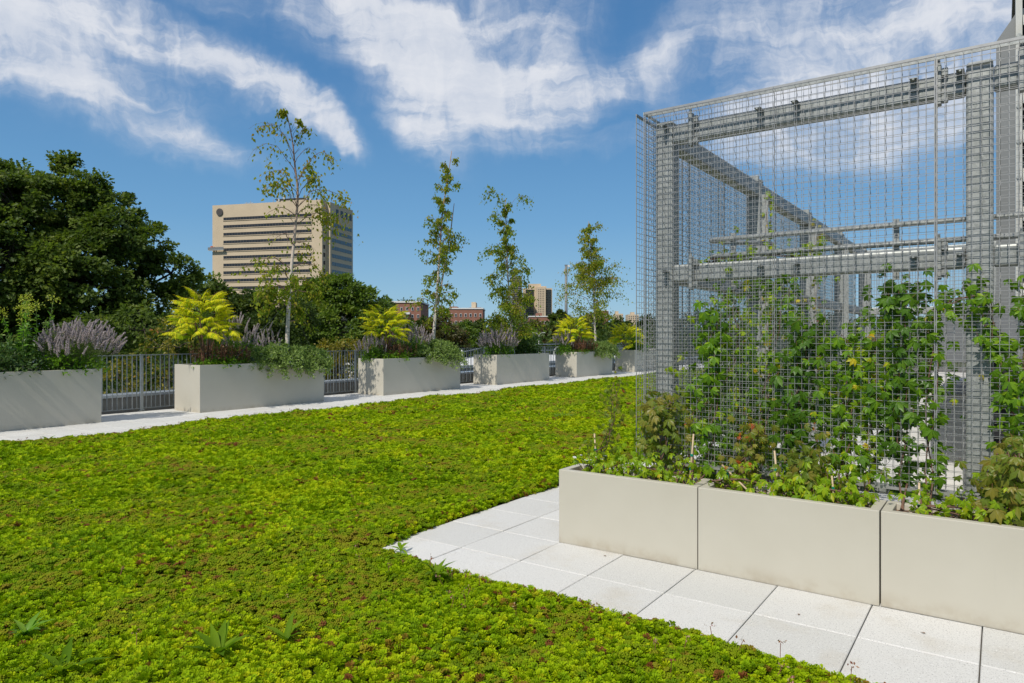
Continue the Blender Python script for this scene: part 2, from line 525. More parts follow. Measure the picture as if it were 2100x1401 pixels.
def blade_template(wid=.21, droop=.16, fold=.05, base=.0):
    m = [(0, 0, 0), (0, .36, -droop * .1), (0, .7, -droop * .45), (0, 1, -droop)]
    r1 = (wid, .3, fold - droop * .08); r2 = (wid * .92, .62, fold - droop * .38)
    V = m + [r1, r2, (-wid, .3, fold - droop * .08), (-wid * .92, .62, fold - droop * .38)]
    return np.array(V), [np.array([(0, 4, 1), (2, 5, 3), (0, 1, 6), (2, 3, 7)]), np.array([(1, 4, 5, 2), (1, 2, 7, 6)])]


BLADE = blade_template()
OVATE = (np.array([(0, 0, 0), (0, .36, -.02), (0, .72, -.11), (0, 1.05, -.26), (.095, .24, .02), (.205, .60, -.03), (-.095, .24, .02), (-.205, .60, -.03)]), BLADE[1])


def oak_template():
    # two lobed cross-ribs: reads as a jagged leaf at a distance
    V = np.array([(0, 0, 0), (.30, .30, .06), (.12, .42, .0), (.36, .68, .04), (0, 1, -.1), (-.36, .68, .04), (-.12, .42, 0), (-.30, .30, .06)])
    return V, [np.array([(0, 1, 2), (0, 6, 7), (0, 2, 6), (2, 3, 4), (4, 5, 6), (2, 4, 6)])]


def scatter(mb, tpl, P, Y, Z, S, tint, mat=0):
    """place a leaf template at every P: blade along Y, face towards Z, size S"""
    TV, TF = tpl
    P = np.asarray(P, float)
    n = len(P)
    if n == 0:
        return
    Y = Y / (np.linalg.norm(Y, axis=1, keepdims=True) + 1e-9)
    X = np.cross(Y, Z); X /= np.linalg.norm(X, axis=1, keepdims=True) + 1e-9
    Zn = np.cross(X, Y)
    S = np.broadcast_to(np.asarray(S, float), (n,))[:, None, None]
    V = P[:, None] + S * (TV[None, :, 0:1] * X[:, None] + TV[None, :, 1:2] * Y[:, None] + TV[None, :, 2:3] * Zn[:, None])
    k = len(TV)
    F = [(np.arange(n)[:, None, None] * k + f[None]).reshape(-1, f.shape[1]) for f in TF]
    tint = np.repeat(np.broadcast_to(np.asarray(tint, float), (n,)), k)
    mb.add(V.reshape(-1, 3), F, mat, np.clip(tint, 0, 1))


def rand_dir(n, up=0.0):
    v = rng.normal(size=(n, 3))
    v /= np.linalg.norm(v, axis=1, keepdims=True)
    v[:, 2] += up
    return v / (np.linalg.norm(v, axis=1, keepdims=True) + 1e-9)


def bez(p0, p1, p2, n):
    t_ = np.linspace(0, 1, n)[:, None]
    p0, p1, p2 = map(np.asarray, (p0, p1, p2))
    return (1 - t_) ** 2 * p0 + 2 * t_ * (1 - t_) * p1 + t_ ** 2 * p2


# ================================================================== SETTING
def sheet(name, x0, x1, y0, y1, z, mat):
    o = MB().add([(x0, y0, z), (x1, y0, z), (x1, y1, z), (x0, y1, z)], [(0, 1, 2, 3)]).build(name, mat)
    return tag(o, kind='structure')


GZ = -9.0
sheet('ground', -5000, 5000, -3000, 6000, GZ, M['ground'])
roof = MB().add(*box(-15.9, 14, -12, 46, -3.0, -.056)).build('roof_slab', M['joint'])
tag(roof, kind='structure')

# ---- pavers (each one a piece of its walkway)
PT = .5465
pv = []
for k in range(3):
    V, F = bevel_box(-PT / 2 + .003, PT / 2 - .003, -PT / 2 + .003, PT / 2 - .003, -.05, 0, .004)
    pv.append(MB().add(V, F).mesh('paver', M['paver']))


def paver(parent, x, y):
    mw = Matrix.Translation((x, y, rng.uniform(-.0015, .0015))) @ Matrix.Rotation(rng.normal() * .0025, 4, 'X') @ Matrix.Rotation(rng.normal() * .0025, 4, 'Y')
    return link_mesh('paver', pv[int(rng.integers(3))], parent, mw)


walk = MB().add(*box(-15.6, -11.8, -6, 46, -.056, -.045)).build('walkway', M['joint'])
tag(walk, kind='structure')
far = MB()
for i in range(6):
    x = -15.17 + PT * (i + .5)
    for j in range(-4, 82):
        y = PT * (j + .5)
        if 4 <= j < 54:
            paver(walk, x, y)
        else:
            V, F = bevel_box(x - PT / 2 + .003, x + PT / 2 - .003, y - PT / 2 + .003, y + PT / 2 - .003, -.05, 0, .004)
            far.add(V, F)
o = far.build('paver', M['paver'], walk); o['kind'] = 'stuff'

path = MB().add(*box(-4.1, 3.2, 3.0, 15.5, -.056, -.045)).build('path', M['joint'])
tag(path, kind='structure')
PX0, PY0 = -2.815, 4.632
for i in range(-2, 10):
    for j in (-3, -2, -1):
        if not (j == -3 and i < -2):
            paver(path, PX0 + PT * (i + .5), PY0 + PT * (j + .5))
for i in (-2, -1, 0):
    for j in range(0, 18):
        paver(path, PX0 + PT * (i + .5), PY0 + PT * (j + .5))
o = MB()
for i in range(1, 11):
    for j in range(0, 19):
        x = PX0 + PT * i; y = PY0 + PT * j
        o.add(*box(x + .003, x + PT - .003, y + .003, y + PT - .003, -.05, -.004))
o = o.build('paver', M['paver'], path); o['kind'] = 'stuff'


# ---- the planted bed: an uneven low mat between the two walks
def bed_h(x, y):
    return (.028 * np.sin(x * 1.7 + .6 * np.sin(y * 1.1)) * np.sin(y * 1.3 + .8 * np.sin(x * .9)) + .018 * np.sin(x * 4.1 + y * 2.3) * np.sin(y * 3.7 - x * 1.9)
            + .012 * np.sin(x * 9.3 + 1.1 * np.sin(y * 5)) * np.sin(y * 8.1) + .006 * np.sin(x * 21 + y * 7) * np.sin(y * 19 - x * 5) + .052)


def edge_w(x, y):
    return .05 * np.sin(y * 1.9 + 1) + .03 * np.sin(y * 5.3) + .02 * np.sin(y * 13.1) + .03 * np.sin(x * 2.7) + .022 * np.sin(x * 7.9 + 1)


def in_bed(x, y):
    """distance inside the bed's edge (positive inside)"""
    left = x + 11.95 + edge_w(x, y)
    a_ = np.maximum(-3.93 + edge_w(x, y) * .6 - x, 3.575 - .055 * np.clip(x + 2.3, -.2, 3) + edge_w(x, y) * .6 - y)
    return np.minimum(left, a_)


nx, ny = 340, 900
xs = np.linspace(-12.3, 3.4, nx); ys = np.linspace(-3, 45, ny)
Xg, Yg = np.meshgrid(xs, ys)
ins = in_bed(Xg, Yg)
Zg = np.where(ins > 0, bed_h(Xg, Yg) * np.clip(ins / .10, 0, 1) ** .5 - .026, -.04)
Vb = np.stack([Xg, Yg, Zg], -1).reshape(-1, 3)
ii = (np.arange(ny - 1)[:, None] * nx + np.arange(nx - 1)[None]).reshape(-1)
Fb = np.stack([ii, ii + 1, ii + nx + 1, ii + nx], -1)
keep = (ins.reshape(-1)[Fb] > -.06).any(1)
Fb = Fb[keep]
used = np.unique(Fb)
remap = np.zeros(len(Vb), int); remap[used] = np.arange(len(used))
bed = MB().add(Vb[used], [remap[Fb]]).build('planting_bed', M['bed'], smooth=True)
tag(bed, kind='structure')


# ---- sedum: rosettes laid over the whole bed
def obov(length, wid, lift):
    V = [(0, 0, 0), (wid * .35, length * .4, length * lift * .5), (wid, length * .78, length * lift), (0, length, length * lift * .95), (-wid, length * .78, length * lift), (-wid * .35, length * .4, length * lift * .5), (0, length * .7, length * lift * .78)]
    F = [(0, 1, 6), (1, 2, 6), (2, 3, 6), (3, 4, 6), (4, 5, 6), (5, 0, 6)]
    return np.array(V), F


def rosette(name, mat, rows, r, wid):
    mb = MB()
    for (cnt, length, lift, zz, ph) in rows:
        V, F = obov(length * r, wid * r * length, lift)
        for k in range(cnt):
            a_ = 2 * math.pi * (k + ph + random.uniform(-.18, .18)) / cnt
            s_ = random.uniform(.82, 1.15)
            ca, sa = math.cos(a_), math.sin(a_)
            W = V * s_
            mb.add(np.stack([W[:, 0] * ca - W[:, 1] * sa, W[:, 0] * sa + W[:, 1] * ca, W[:, 2] + zz * r], -1), F)
    return bpy.data.objects.new(name, mb.mesh(name, mat, smooth=True))


def beads(name, mat, r, n):
    mb = MB()
    for k in range(n):
        a_ = k * 2.399; q = math.sqrt((k + .5) / n) * r
        cx_, cy_ = q * math.cos(a_), q * math.sin(a_)
        h = r * random.uniform(.25, .75) * (1.1 - q / r * .5); s_ = r * random.uniform(.22, .34)
        V = [(cx_ + s_, cy_, h), (cx_, cy_ + s_, h), (cx_ - s_, cy_, h), (cx_, cy_ - s_, h), (cx_, cy_, h + s_ * .8), (cx_, cy_, h - s_ * 1.2)]
        mb.add(V, [(0, 1, 4), (1, 2, 4), (2, 3, 4), (3, 0, 4), (1, 0, 5), (2, 1, 5), (3, 2, 5), (0, 3, 5)])
    return bpy.data.objects.new(name, mb.mesh(name, mat, smooth=True))


lib = bpy.data.collections.new('sedum_rosettes')
for o in (rosette('rosette_a', M['sedum'], [(7, 1, .35, 0, 0), (6, .82, .75, .15, .5), (4, .5, 1.2, .3, .2)], 1, .30),
          rosette('rosette_b', M['sedum'], [(6, 1, .2, 0, 0), (5, .85, .6, .12, .4), (4, .55, 1.0, .28, .1)], 1, .36),
          rosette('rosette_c', M['sedum'], [(8, .9, .5, .05, 0), (6, .7, 1.0, .2, .5), (4, .4, 1.6, .35, .2)], 1, .26),
          beads('rosette_d', M['sedumbead'], 1, 22), beads('rosette_e', M['sedumbead'], 1, 30)):
    lib.objects.link(o)


def hash_noise(x, y, f, seed):
    """cheap value noise"""
    xi = np.floor(x * f); yi = np.floor(y * f)
    fx = x * f - xi; fy = y * f - yi
    fx = fx * fx * (3 - 2 * fx); fy = fy * fy * (3 - 2 * fy)
    def h(a, b):
        v = np.sin(a * 127.1 + b * 311.7 + seed * 74.7) * 43758.5453
        return v - np.floor(v)
    return (h(xi, yi) * (1 - fx) + h(xi + 1, yi) * fx) * (1 - fy) + (h(xi, yi + 1) * (1 - fx) + h(xi + 1, yi + 1) * fx) * fy


def bed_points(step, dmin, dmax):
    gx = np.arange(-12.2, 3.4, step); gy = np.arange(-2, 44, step)
    X, Y = np.meshgrid(gx, gy)
    X = (X + rng.uniform(-.6, .6, X.shape) * step).reshape(-1); Y = (Y + rng.uniform(-.6, .6, Y.shape) * step).reshape(-1)
    d = -SA * X + CA * Y; r_ = CA * X + SA * Y
    ok = (d > dmin) & (d <= dmax) & (np.abs(r_) < d * .76 + 1.6) & (in_bed(X, Y) > -.015)
    return X[ok], Y[ok], d[ok]


PXs, PYs, SCs = [], [], []
for step, d0, d1, sc in ((.0235, .8, 4.6, .025), (.029, 4.6, 8.0, .0305), (.041, 8.0, 14, .041), (.068, 14, 44, .062)):
    x, y, d = bed_points(step, d0, d1)
    PXs.append(x); PYs.append(y); SCs.append(np.full(len(x), sc))
x = np.concatenate(PXs); y = np.concatenate(PYs); sc = np.concatenate(SCs)
n1 = .45 * hash_noise(x, y, .9, 1) + .3 * hash_noise(x, y, 2.3, 2) + .25 * hash_noise(x, y, 6, 3)
n2 = .5 * hash_noise(x, y, 1.6, 5) + .3 * hash_noise(x, y, 4.2, 6) + .2 * hash_noise(x, y, 12, 7)
bead = n2 + rng.normal(size=len(x)) * .07 > .60
tint = np.where(bead, .22 + (n2 - .58) * 1.3 + rng.normal(size=len(x)) * .24, .44 + (n1 - .5) * .8 + rng.normal(size=len(x)) * .15)
red = .5 * hash_noise(x, y, 2.1, 9) + .3 * hash_noise(x, y, 7, 10) + .2 * hash_noise(x, y, 17, 14)
tint = np.where(rng.random(len(x)) < np.clip((red - .55) * 2.0, .012, .40), tint + .42, np.minimum(tint, .80))
ein = in_bed(x, y)
tint = np.where((ein < .10) & (rng.random(len(x)) < .22), tint + .35, tint)
z = bed_h(x, y) * np.clip(np.maximum(ein, .012) / .10, 0, 1) ** .5 - .012 + rng.uniform(-.014, .016, len(x)) - np.where(hash_noise(x, y, 5, 12) > .74, .010, 0)
mesh = bpy.data.meshes.new('sedum_cover')
mesh.vertices.add(len(x)); mesh.vertices.foreach_set('co', np.stack([x, y, z], -1).astype(np.float32).reshape(-1))
def fattr(nm, typ, arr, key='value'):
    a_ = mesh.attributes.new(nm, typ, 'POINT'); a_.data.foreach_set(key, arr.reshape(-1))
fattr('tint', 'FLOAT', np.clip(tint, 0, 1).astype(np.float32))
fattr('scl', 'FLOAT', (sc * rng.uniform(.7, 1.25, len(x)) * np.where(bead, .95, 1)).astype(np.float32))
fattr('idx', 'INT', np.where(bead, rng.integers(3, 5, len(x)), rng.integers(0, 3, len(x))).astype(np.int32))
fattr('rot', 'FLOAT_VECTOR', np.stack([rng.normal(size=len(x)) * .34, rng.normal(size=len(x)) * .34, rng.uniform(0, 6.28, len(x))], -1).astype(np.float32), 'vector')
sedum = bpy.data.objects.new('sedum_cover', mesh)
COL.objects.link(sedum)
mesh.materials.append(M['sedum'])
tag(sedum, 'low lime green sedum mat with bronze patches covering the roof bed', 'ground cover', kind='stuff')
ng = bpy.data.node_groups.new('lay_rosettes', 'GeometryNodeTree')
ng.interface.new_socket('Geometry', in_out='INPUT', socket_type='NodeSocketGeometry')
ng.interface.new_socket('Geometry', in_out='OUTPUT', socket_type='NodeSocketGeometry')
N = ng.nodes.new
gi, go = N('NodeGroupInput'), N('NodeGroupOutput')
iop = N('GeometryNodeInstanceOnPoints'); ci = N('GeometryNodeCollectionInfo')
ci.inputs[0].default_value = lib; ci.inputs[1].default_value = True; ci.inputs[2].default_value = True
def named(nm, typ):
    q = N('GeometryNodeInputNamedAttribute'); q.data_type = typ; q.inputs[0].default_value = nm
    return q.outputs[0]
L = ng.links.new
e2r = N('FunctionNodeEulerToRotation')
L(named('rot', 'FLOAT_VECTOR'), e2r.inputs[0])
L(gi.outputs[0], iop.inputs['Points']); L(ci.outputs[0], iop.inputs['Instance'])
iop.inputs['Pick Instance'].default_value = True
L(named('idx', 'INT'), iop.inputs['Instance Index']); L(e2r.outputs[0], iop.inputs['Rotation']); L(named('scl', 'FLOAT'), iop.inputs['Scale'])
L(iop.outputs[0], go.inputs[0])
sedum.modifiers.new('rosettes', 'NODES').node_group = ng


# ---- parapet wall and metal coping beyond the railing
par = thing('parapet_wall', 'low concrete parapet with pale metal coping behind the railing', 'parapet', (-15.7, 20, 0))
MB().add(*box(-15.98, -15.66, -8, 46, -3, .29)).build('wall', M['concrete'], par)
for k in range(18):
    y0 = -8 + k * 3
    MB().add(*bevel_box(-16.03, -15.60, y0 + .004, y0 + 2.996, .29, .36, .006)).build('coping', M['coping'], par)


# ================================================================== PLANTERS
def hollow(L_, W_, H_, t_, deep, name):
    """open trough: outer box with a sunken inside, softened edges"""
    bm = bmesh.new()
    def ring(x0, x1, y0, y1, z):
        return [bm.verts.new(p) for p in ((x0, y0, z), (x1, y0, z), (x1, y1, z), (x0, y1, z))]
    a_ = ring(0, L_, 0, W_, 0); b_ = ring(0, L_, 0, W_, H_); c_ = ring(t_, L_ - t_, t_, W_ - t_, H_); d_ = ring(t_, L_ - t_, t_, W_ - t_, H_ - deep)
    bm.faces.new(a_[::-1])
    for p, q in ((a_, b_), (b_, c_), (c_, d_)):
        for i in range(4):
            j = (i + 1) % 4
            bm.faces.new((p[i], p[j], q[j], q[i]))
    bm.faces.new(d_)
    bm.normal_update()
    ed = [e for e in bm.edges if (e.verts[0] in b_ and e.verts[1] in b_) or (e.verts[0] in c_ and e.verts[1] in c_) or (e.verts[0] in a_ and e.verts[1] in b_) or (e.verts[0] in b_ and e.verts[1] in a_)]
    bmesh.ops.bevel(bm, geom=ed, offset=.005, segments=2, affect='EDGES', profile=.6)
    me = bpy.data.meshes.new(name)
    for f in bm.faces:
        f.smooth = False
    bm.to_mesh(me); bm.free()
    me.materials.append(M['planter'])
    return me


PW, PH, PFX = 1.0, 1.01, -13.84
LYS = [(2.0, 6.2), (8.16, 11.45), (13.49, 16.8), (18.72, 22.05), (24.1, 27.2), (29.45, 32.7)]
llab = ['long pale planter cut by the left edge, with mauve spikes and a tall weed',
        'long pale planter under the sparse tallest birch, second along the walkway',
        'pale planter with leaf shadows on its end, under the dense narrow birch',
        'pale planter of mauve spikes without any yellow shrub, third fully visible along the walkway',
        'small looking pale planter under the farthest birch, before the cage corner',
        'pale planter mostly hidden behind the mesh cage corner, only its end showing']
LPL = []
for (y0, y1), lb in zip(LYS, llab):
    pl = thing('planter', lb, 'planter', (PFX - PW, y0, 0), 'long planters along the railing')
    me = hollow(PW, y1 - y0, PH, .035, .10, 'body')
    link_mesh('body', me, pl)
    MB().add(*box(.03, PW - .03, .03, y1 - y0 - .03, PH - .12, PH - .06)).build('soil', M['soil'], pl, local=True)
    LPL.append(pl)

RY, RD, RH, RL = 4.635, .325, .567, 1.112
rlab = ['trough planter at the corner of the mesh cage, with white flowers at its end',
        'middle trough planter before the mesh, between two black joints',
        'trough planter at the right edge with big bronze leaves over it',
        'trough planter beyond the right edge of the photo']
rx = [-2.822, -1.703, -.583, .537]
rchips = MB()
for k in range(3):
    x0 = rx[k]
    pl = thing('trough_planter', rlab[k], 'planter', (x0, RY, 0), 'trough planters before the mesh', rz=(.004, -.005, .002)[k])
    link_mesh('body', hollow(RL, RD, RH, .055, .06, 'body'), pl)
    MB().add(*box(.05, RL - .05, .05, RD - .05, RH - .075, RH - .04)).build('soil', M['mulch'], pl, local=True)
    # bark chips
    n = 520
    mb = MB()
    P = np.stack([rng.uniform(.07, RL - .07, n), rng.uniform(.07, RD - .06, n), rng.uniform(RH - .042, RH - .026, n)], -1)
    Yd = rand_dir(n); Yd[:, 2] *= .3
    scatter(mb, (np.array([(-.2, 0, 0), (.2, .05, 0), (.16, 1, 0), (-.14, .9, 0), (0, .5, .18)]), [np.array([(0, 1, 4), (1, 2, 4), (2, 3, 4), (3, 0, 4)])]), P, Yd, rand_dir(n, 1.5), rng.uniform(.012, .04, n), rng.random(n))
    o = mb.build('bark_chips', M['mulchchip'], pl, local=True); o['kind'] = 'stuff'

# ================================================================== RAILING
ORD6 = ['leftmost', 'second', 'third', 'fourth', 'fifth', 'sixth']
FX, FZ0, FZ1 = -15.35, .06, 1.225
pick = MB().add(*box(-.0075, .0075, -.0075, .0075, FZ0, FZ1 - .02)).mesh('picket', M['fence'])
postm = MB().add(*box(-.022, .022, -.03, .03, 0, FZ1 + .008)).mesh('post', M['fence'])
basem = MB().add(*box(-.05, .05, -.05, .05, 0, .012)).add(*tube([(-.035, -.035, .01), (-.035, -.035, .03)], .009)).add(*tube([(.035, .035, .01), (.035, .035, .03)], .009)).mesh('base_plate', M['fence'])
railm = MB().add(*box(-.015, .015, 0, 1.98, FZ1 - .02, FZ1)).mesh('top_rail', M['fence'])
botm = MB().add(*box(-.012, .012, 0, 1.98, FZ0 - .015, FZ0)).mesh('bottom_rail', M['fence'])
for k in range(-3, 13):
    y0 = 7.70 + 2.05 * k
    ym = y0 + 1.02
    near = None
    for q, (a_, b_) in enumerate(LYS):
        if a_ - .1 <= ym <= b_ + .1:
            near = f'steel railing section behind the {"near" if ym < (a_ + b_) / 2 else "far"} half of the {ORD6[q]} long planter'
        elif q and LYS[q - 1][1] < ym < a_:
            near = f'steel railing section in the gap before the {ORD6[q]} long planter'
    near = near or ('steel railing section outside the left of the photo' if y0 < 3 else 'steel railing section far beyond the last planter')
    rl = thing('railing_section', near, 'railing', (FX, y0, 0), 'steel railing sections behind the planters')
    link_mesh('post', postm, rl); link_mesh('base_plate', basem, rl)
    link_mesh('top_rail', railm, rl, Matrix.Translation((0, .035, 0))); link_mesh('bottom_rail', botm, rl, Matrix.Translation((0, .035, 0)))
    for j in range(19):
        link_mesh('picket', pick, rl, Matrix.Translation((0.008 if j % 2 else -.008, .105 + j * .1025, 0)))

# ================================================================== MESH CAGE
CZ0, CZ1 = .635, 3.352
CELL, DEP, PANW = .0462, .060, .970
GP = M['galv']


def mesh_panel(fr, dr, nr, length, z0, z1, r=.0016, truss=2, name='front_grid'):
    """welded trellis panel: face grid, back grid, bent trusses between.
    fr corner, dr along the panel, nr from the face to the back"""
    fr = np.array(fr, float); dr = np.array(dr, float); nr = np.array(nr, float); up = np.array([0, 0, 1.0])
    nv = int(round(length / CELL)); us = np.linspace(.004, length - .004, nv + 1)
    nz = int(round((z1 - z0) / CELL)); zs = np.linspace(z0 + .01, z1 - .012, nz + 1)
    out = {}
    for key, off, sgn in (('front_grid', 0.0, 1), ('back_grid', DEP, -1)):
        A, B = [], []
        for u in us:
            j = rng.normal() * .0015
            A.append(fr + dr * u + nr * off + up * z0); B.append(fr + dr * (u + j) + nr * off + up * z1)
        for zz in zs:
            j1, j2 = rng.normal(size=2) * .0016
            sh = CELL * .42 if key == 'back_grid' else 0
            p = fr + nr * (off - sgn * .0036)
            A.append(p + up * (zz + j1 - sh)); B.append(p + dr * length + up * (zz + j2 - sh))
        out[key] = straight_wires(A, B, r)
    A, B = [], []
    for u in us[1::truss]:
        zz = np.linspace(z0 + .02, z1 - .02, int((z1 - z0) / (CELL * 2)) + 1)
        for q in range(len(zz) - 1):
            zm = (zz[q] + zz[q + 1]) / 2
            A.append(fr + dr * (u + .004) + up * zz[q]); B.append(fr + dr * (u + .004) + nr * DEP + up * zm)
            A.append(fr + dr * (u + .004) + nr * DEP + up * zm); B.append(fr + dr * (u + .004) + up * zz[q + 1])
    out['truss_wires'] = straight_wires(A, B, r * .9)
    return out


def put_panel(name, label, fr, dr, nr, length, group, rails=True, truss=2, r=.0016, ends=(1, 1)):
    fr = np.array(fr, float); dr = np.array(dr, float); nr = np.array(nr, float)
    th = thing(name, label, 'mesh panel', tuple(fr + [0, 0, CZ0]), group)
    for k, (V, F) in mesh_panel(fr, dr, nr, length, CZ0, CZ1, truss=truss, r=r).items():
        o = MB().add(V, F).build(k, M['wire'], th); o['kind'] = 'stuff'
    def bar(a, b, hw, hz):
        a = np.array(a); b = np.array(b)
        lo = np.minimum(a, b) - [hw, hw, 0]; hi = np.maximum(a, b) + [hw, hw, 0]
        return box(lo[0], hi[0], lo[1], hi[1], lo[2] - hz, hi[2] + hz)
    up = np.array([0, 0, 1.0]); ln = dr * length
    for z_, nm in ((CZ1, 'top_trim'), (CZ0, 'bottom_trim')):
        for off, hz in ((-.002, .0085), (DEP + .002, .0095)):
            MB().add(*bar(fr + nr * off + up * z_ + dr * .004, fr + nr * off + up * z_ + ln - dr * .004, .0045, hz)).build(nm, M['galv'] if off > 0 else M['wire'], th)
    for u in [q for q, e in zip((.003, length - .003), ends) if e]:
        for off in (-.002, DEP + .002):
            MB().add(*bar(fr + dr * u + nr * off + up * CZ0, fr + dr * u + nr * off + up * CZ1, .0026, 0)).build('side_trim', M['wire'], th)
    return th


FY = 5.03
ORD = ['first', 'second', 'third', 'fourth', 'fifth', 'sixth', 'seventh', 'eighth', 'ninth', 'tenth']
fx0 = -2.275
flab = ['mesh panel at the cage corner, first from the left of the front face', 'mesh panel in the middle of the front face, between the two seams',
        'mesh panel at the right edge, before the thick second post', 'mesh panel beyond the right edge of the front face']
for k in range(4):
    put_panel('trellis_panel', flab[k], (fx0 + PANW * k + .003 * k, FY, 0), (1, 0, 0), (0, 1, 0), PANW, 'mesh panels of the front face', ends=((1, 0), (0, 1), (1, 1), (1, 1))[k])
for k in range(10):
    put_panel('trellis_panel', ORD[k] + ' mesh panel of the receding cage side, counted from the corner' if k else 'first mesh panel of the cage side, its bright edge bar facing us',
              (-2.345, FY - .005 + (PANW + .003) * k, 0), (0, 1, 0), (1, 0, 0), PANW, 'mesh panels of the receding side', truss=2 if k < 4 else 3)
put_panel('trellis_panel', 'wide far mesh panel closing the back of the cage', (-2.2, 15.05, 0), (1, 0, 0), (0, 1, 0), 6.2, None, truss=6, r=.002)

frame = thing('steel_frame', 'galvanised square tube frame behind the mesh panels', 'steel frame', (-2.18, 5.2, 0))


def hss(name, x0, x1, y0, y1, z0, z1, b=.014):
    return MB().add(*bevel_box(x0, x1, y0, y1, z0, z1, b, 2)).build(name, GP, frame, smooth=False)


PYF = 5.165
posts_y = [PYF, 7.6, 10.0, 12.4, 14.8]
for i, y in enumerate(posts_y):
    p = hss('post', -2.248, -2.105, y, y + .145, 0, 3.275)
    MB().add(*bevel_box(-2.246, -2.107, y + .002, y + .143, 3.275, 3.305, .012)).build('cap', GP, p)
    MB().add(*box(-2.33, -2.02, y - .07, y + .21, -.004, .018)).build('base_plate', GP, p)
for x in (-.178, 1.90):
    for y in (PYF, 14.8):
        p = hss('post', x, x + .143, y, y + .145, 0, 3.285)
        MB().add(*bevel_box(x + .002, x + .141, y + .002, y + .143, 3.285, 3.315, .012)).build('cap', GP, p)
        MB().add(*box(x - .07, x + .21, y - .07, y + .21, -.004, .018)).build('base_plate', GP, p)
for (x0, x1) in ((-2.103, -.180), (-.033, 1.898), (2.045, 4.0)):
    for y in (PYF + .004, 14.804):
        hss('beam', x0, x1, y, y + .10, 3.122, 3.27)
        hss('beam', x0, x1, y, y + .10, 2.035, 2.168)
for i in range(4):
    hss('beam', -2.235, -2.118, posts_y[i] + .147, posts_y[i + 1] - .002, 3.122, 3.27)
    hss('beam', -2.235, -2.118, posts_y[i] + .147, posts_y[i + 1] - .002, 2.035, 2.168)
    # thin stiffener flats beside the posts
    hss('flat_bar', -2.10, -2.03, posts_y[i + 1] + .02, posts_y[i + 1] + .032, .1, 3.13, .002)
    MB().add(*bevel_box(-2.20, -2.11, posts_y[i + 1] - .06, posts_y[i + 1] - .02, 3.262, 3.33, .004)).build('lug', GP, frame)
hss('beam', -2.103, 4.0, PYF + .02, PYF + .09, .56, .62, .006)

# panel clips: little angle brackets with a bolt
def clip(x, z):
    mb = MB()
    mb.add(*box(x - .022, x + .022, FY + DEP - .02, PYF, z + .012, z + .017)).add(*box(x - .022, x + .022, PYF - .006, PYF, z - .045, z + .012))
    mb.add(*box(x - .006, x + .006, FY + .03, PYF - .03, z - .0, z + .010))
    mb.add(*tube([(x, PYF - .018, z - .018), (x, PYF, z - .018)], .012, 6))
    return mb.build('clip', GP, frame)


seams = [fx0 + (PANW + .003) * k for k in range(5)]
for k, sx in enumerate(seams):
    for dx in (-.125, .125):
        if sx + dx > fx0:
            clip(sx + dx, 3.235); clip(sx + dx, 2.105)
            clip(sx + dx, .62)
for sx in (-1.965, -.345, .075):            # bolted hanger brackets near the posts
    for z in (3.2, 2.1):
        mb = MB()
        mb.add(*bevel_box(sx + .012, sx + .040, FY + .075, PYF - .002, z - .135, z + .12, .004))
        mb.add(*bevel_box(sx + .040, sx + .075, FY + .105, PYF - .002, z + .05, z + .10, .004)).add(*bevel_box(sx + .040, sx + .075, FY + .105, PYF - .002, z - .12, z - .07, .004))
        mb.add(*tube([(sx + .026, FY + .09, z + .12), (sx + .026, FY + .09, z + .15)], .010, 6)).add(*tube([(sx + .05, FY + .1, z - .095), (sx + .05, FY + .125, z - .095)], .016, 8))
        mb.build('seam_bracket', GP, frame)
for y in np.arange(5.4, 14.6, .48):
    for z in (3.2, 2.1):
        MB().add(*box(-2.29, -2.236, y - .02, y + .02, z, z + .006)).build('clip', GP, frame)

# guard rail of round pipe inside the frame
gr = thing('guard_rail', 'double galvanised pipe rail just behind the middle beam', 'guard rail', (-1.9, 5.45, 0))
for z in (2.378, 2.247):
    bend = [(-1.55, 5.95, z), (-1.86, 5.60, z), (-1.93, 5.50, z), (-1.88, 5.455, z), (-1.78, 5.45, z)]
    MB().add(*tube([bend[0]] + [tuple(q) for q in bez(bend[1], (-1.99, 5.45, z), bend[4], 8)] + [(-.2, 5.45, z), (1.5, 5.45, z), (4, 5.45, z)], .0185, 8)).build('pipe', GP, gr, smooth=True)
for x in (-1.735, -.60, .55, 1.7):
    b = MB().add(*bevel_box(x - .011, x + .026, 5.475, 5.487, 2.0, 2.425, .002)).build('upright', GP, gr)
    for z in (2.40, 2.378, 2.31, 2.247):
        MB().add(*tube([(x + .008, 5.468, z), (x + .008, 5.476, z)], .009, 6)).build('bolt', M['darkgrey'], b)

# ---- plant inside the cage
cu = thing('cooling_unit', 'tall grey louvred cooling unit cut by the right edge, behind the cage', 'cooling unit', (.5, 8, 0))
MB().add(*box(-.27, 4.5, 8.02, 12, 0, 1.36)).build('base', M['black'], cu)
MB().add(*box(-.58, 4.5, 7.98, 12, 1.36, 1.83)).build('collar', M['darkgrey'], cu)
MB().add(*box(-.27, -.20, 7.95, 8.02, 0, 1.36)).build('corner_trim', M['galv'], cu)
for k in range(9):
    MB().add(*box(-.19, 4.5, 7.965, 8.02, .10 + k * .14, .125 + k * .14)).build('intake_louvre', M['black'], cu)
Vp = [(-.035, 4.40), (.112, 4.62), (.112, 1.832), (-.035, 1.832)]
V = [(x, y, z) for y in (8.0, 8.05) for x, z in Vp]
MB().add(V, [(0, 1, 2, 3), (7, 6, 5, 4), (0, 4, 5, 1), (1, 5, 6, 2), (2, 6, 7, 3), (3, 7, 4, 0)]).build('side_panel', M['casing'], cu)
MB().add(*box(-.03, .11, 8.055, 11.9, 1.832, 4.4)).build('casing', M['casing'], cu)
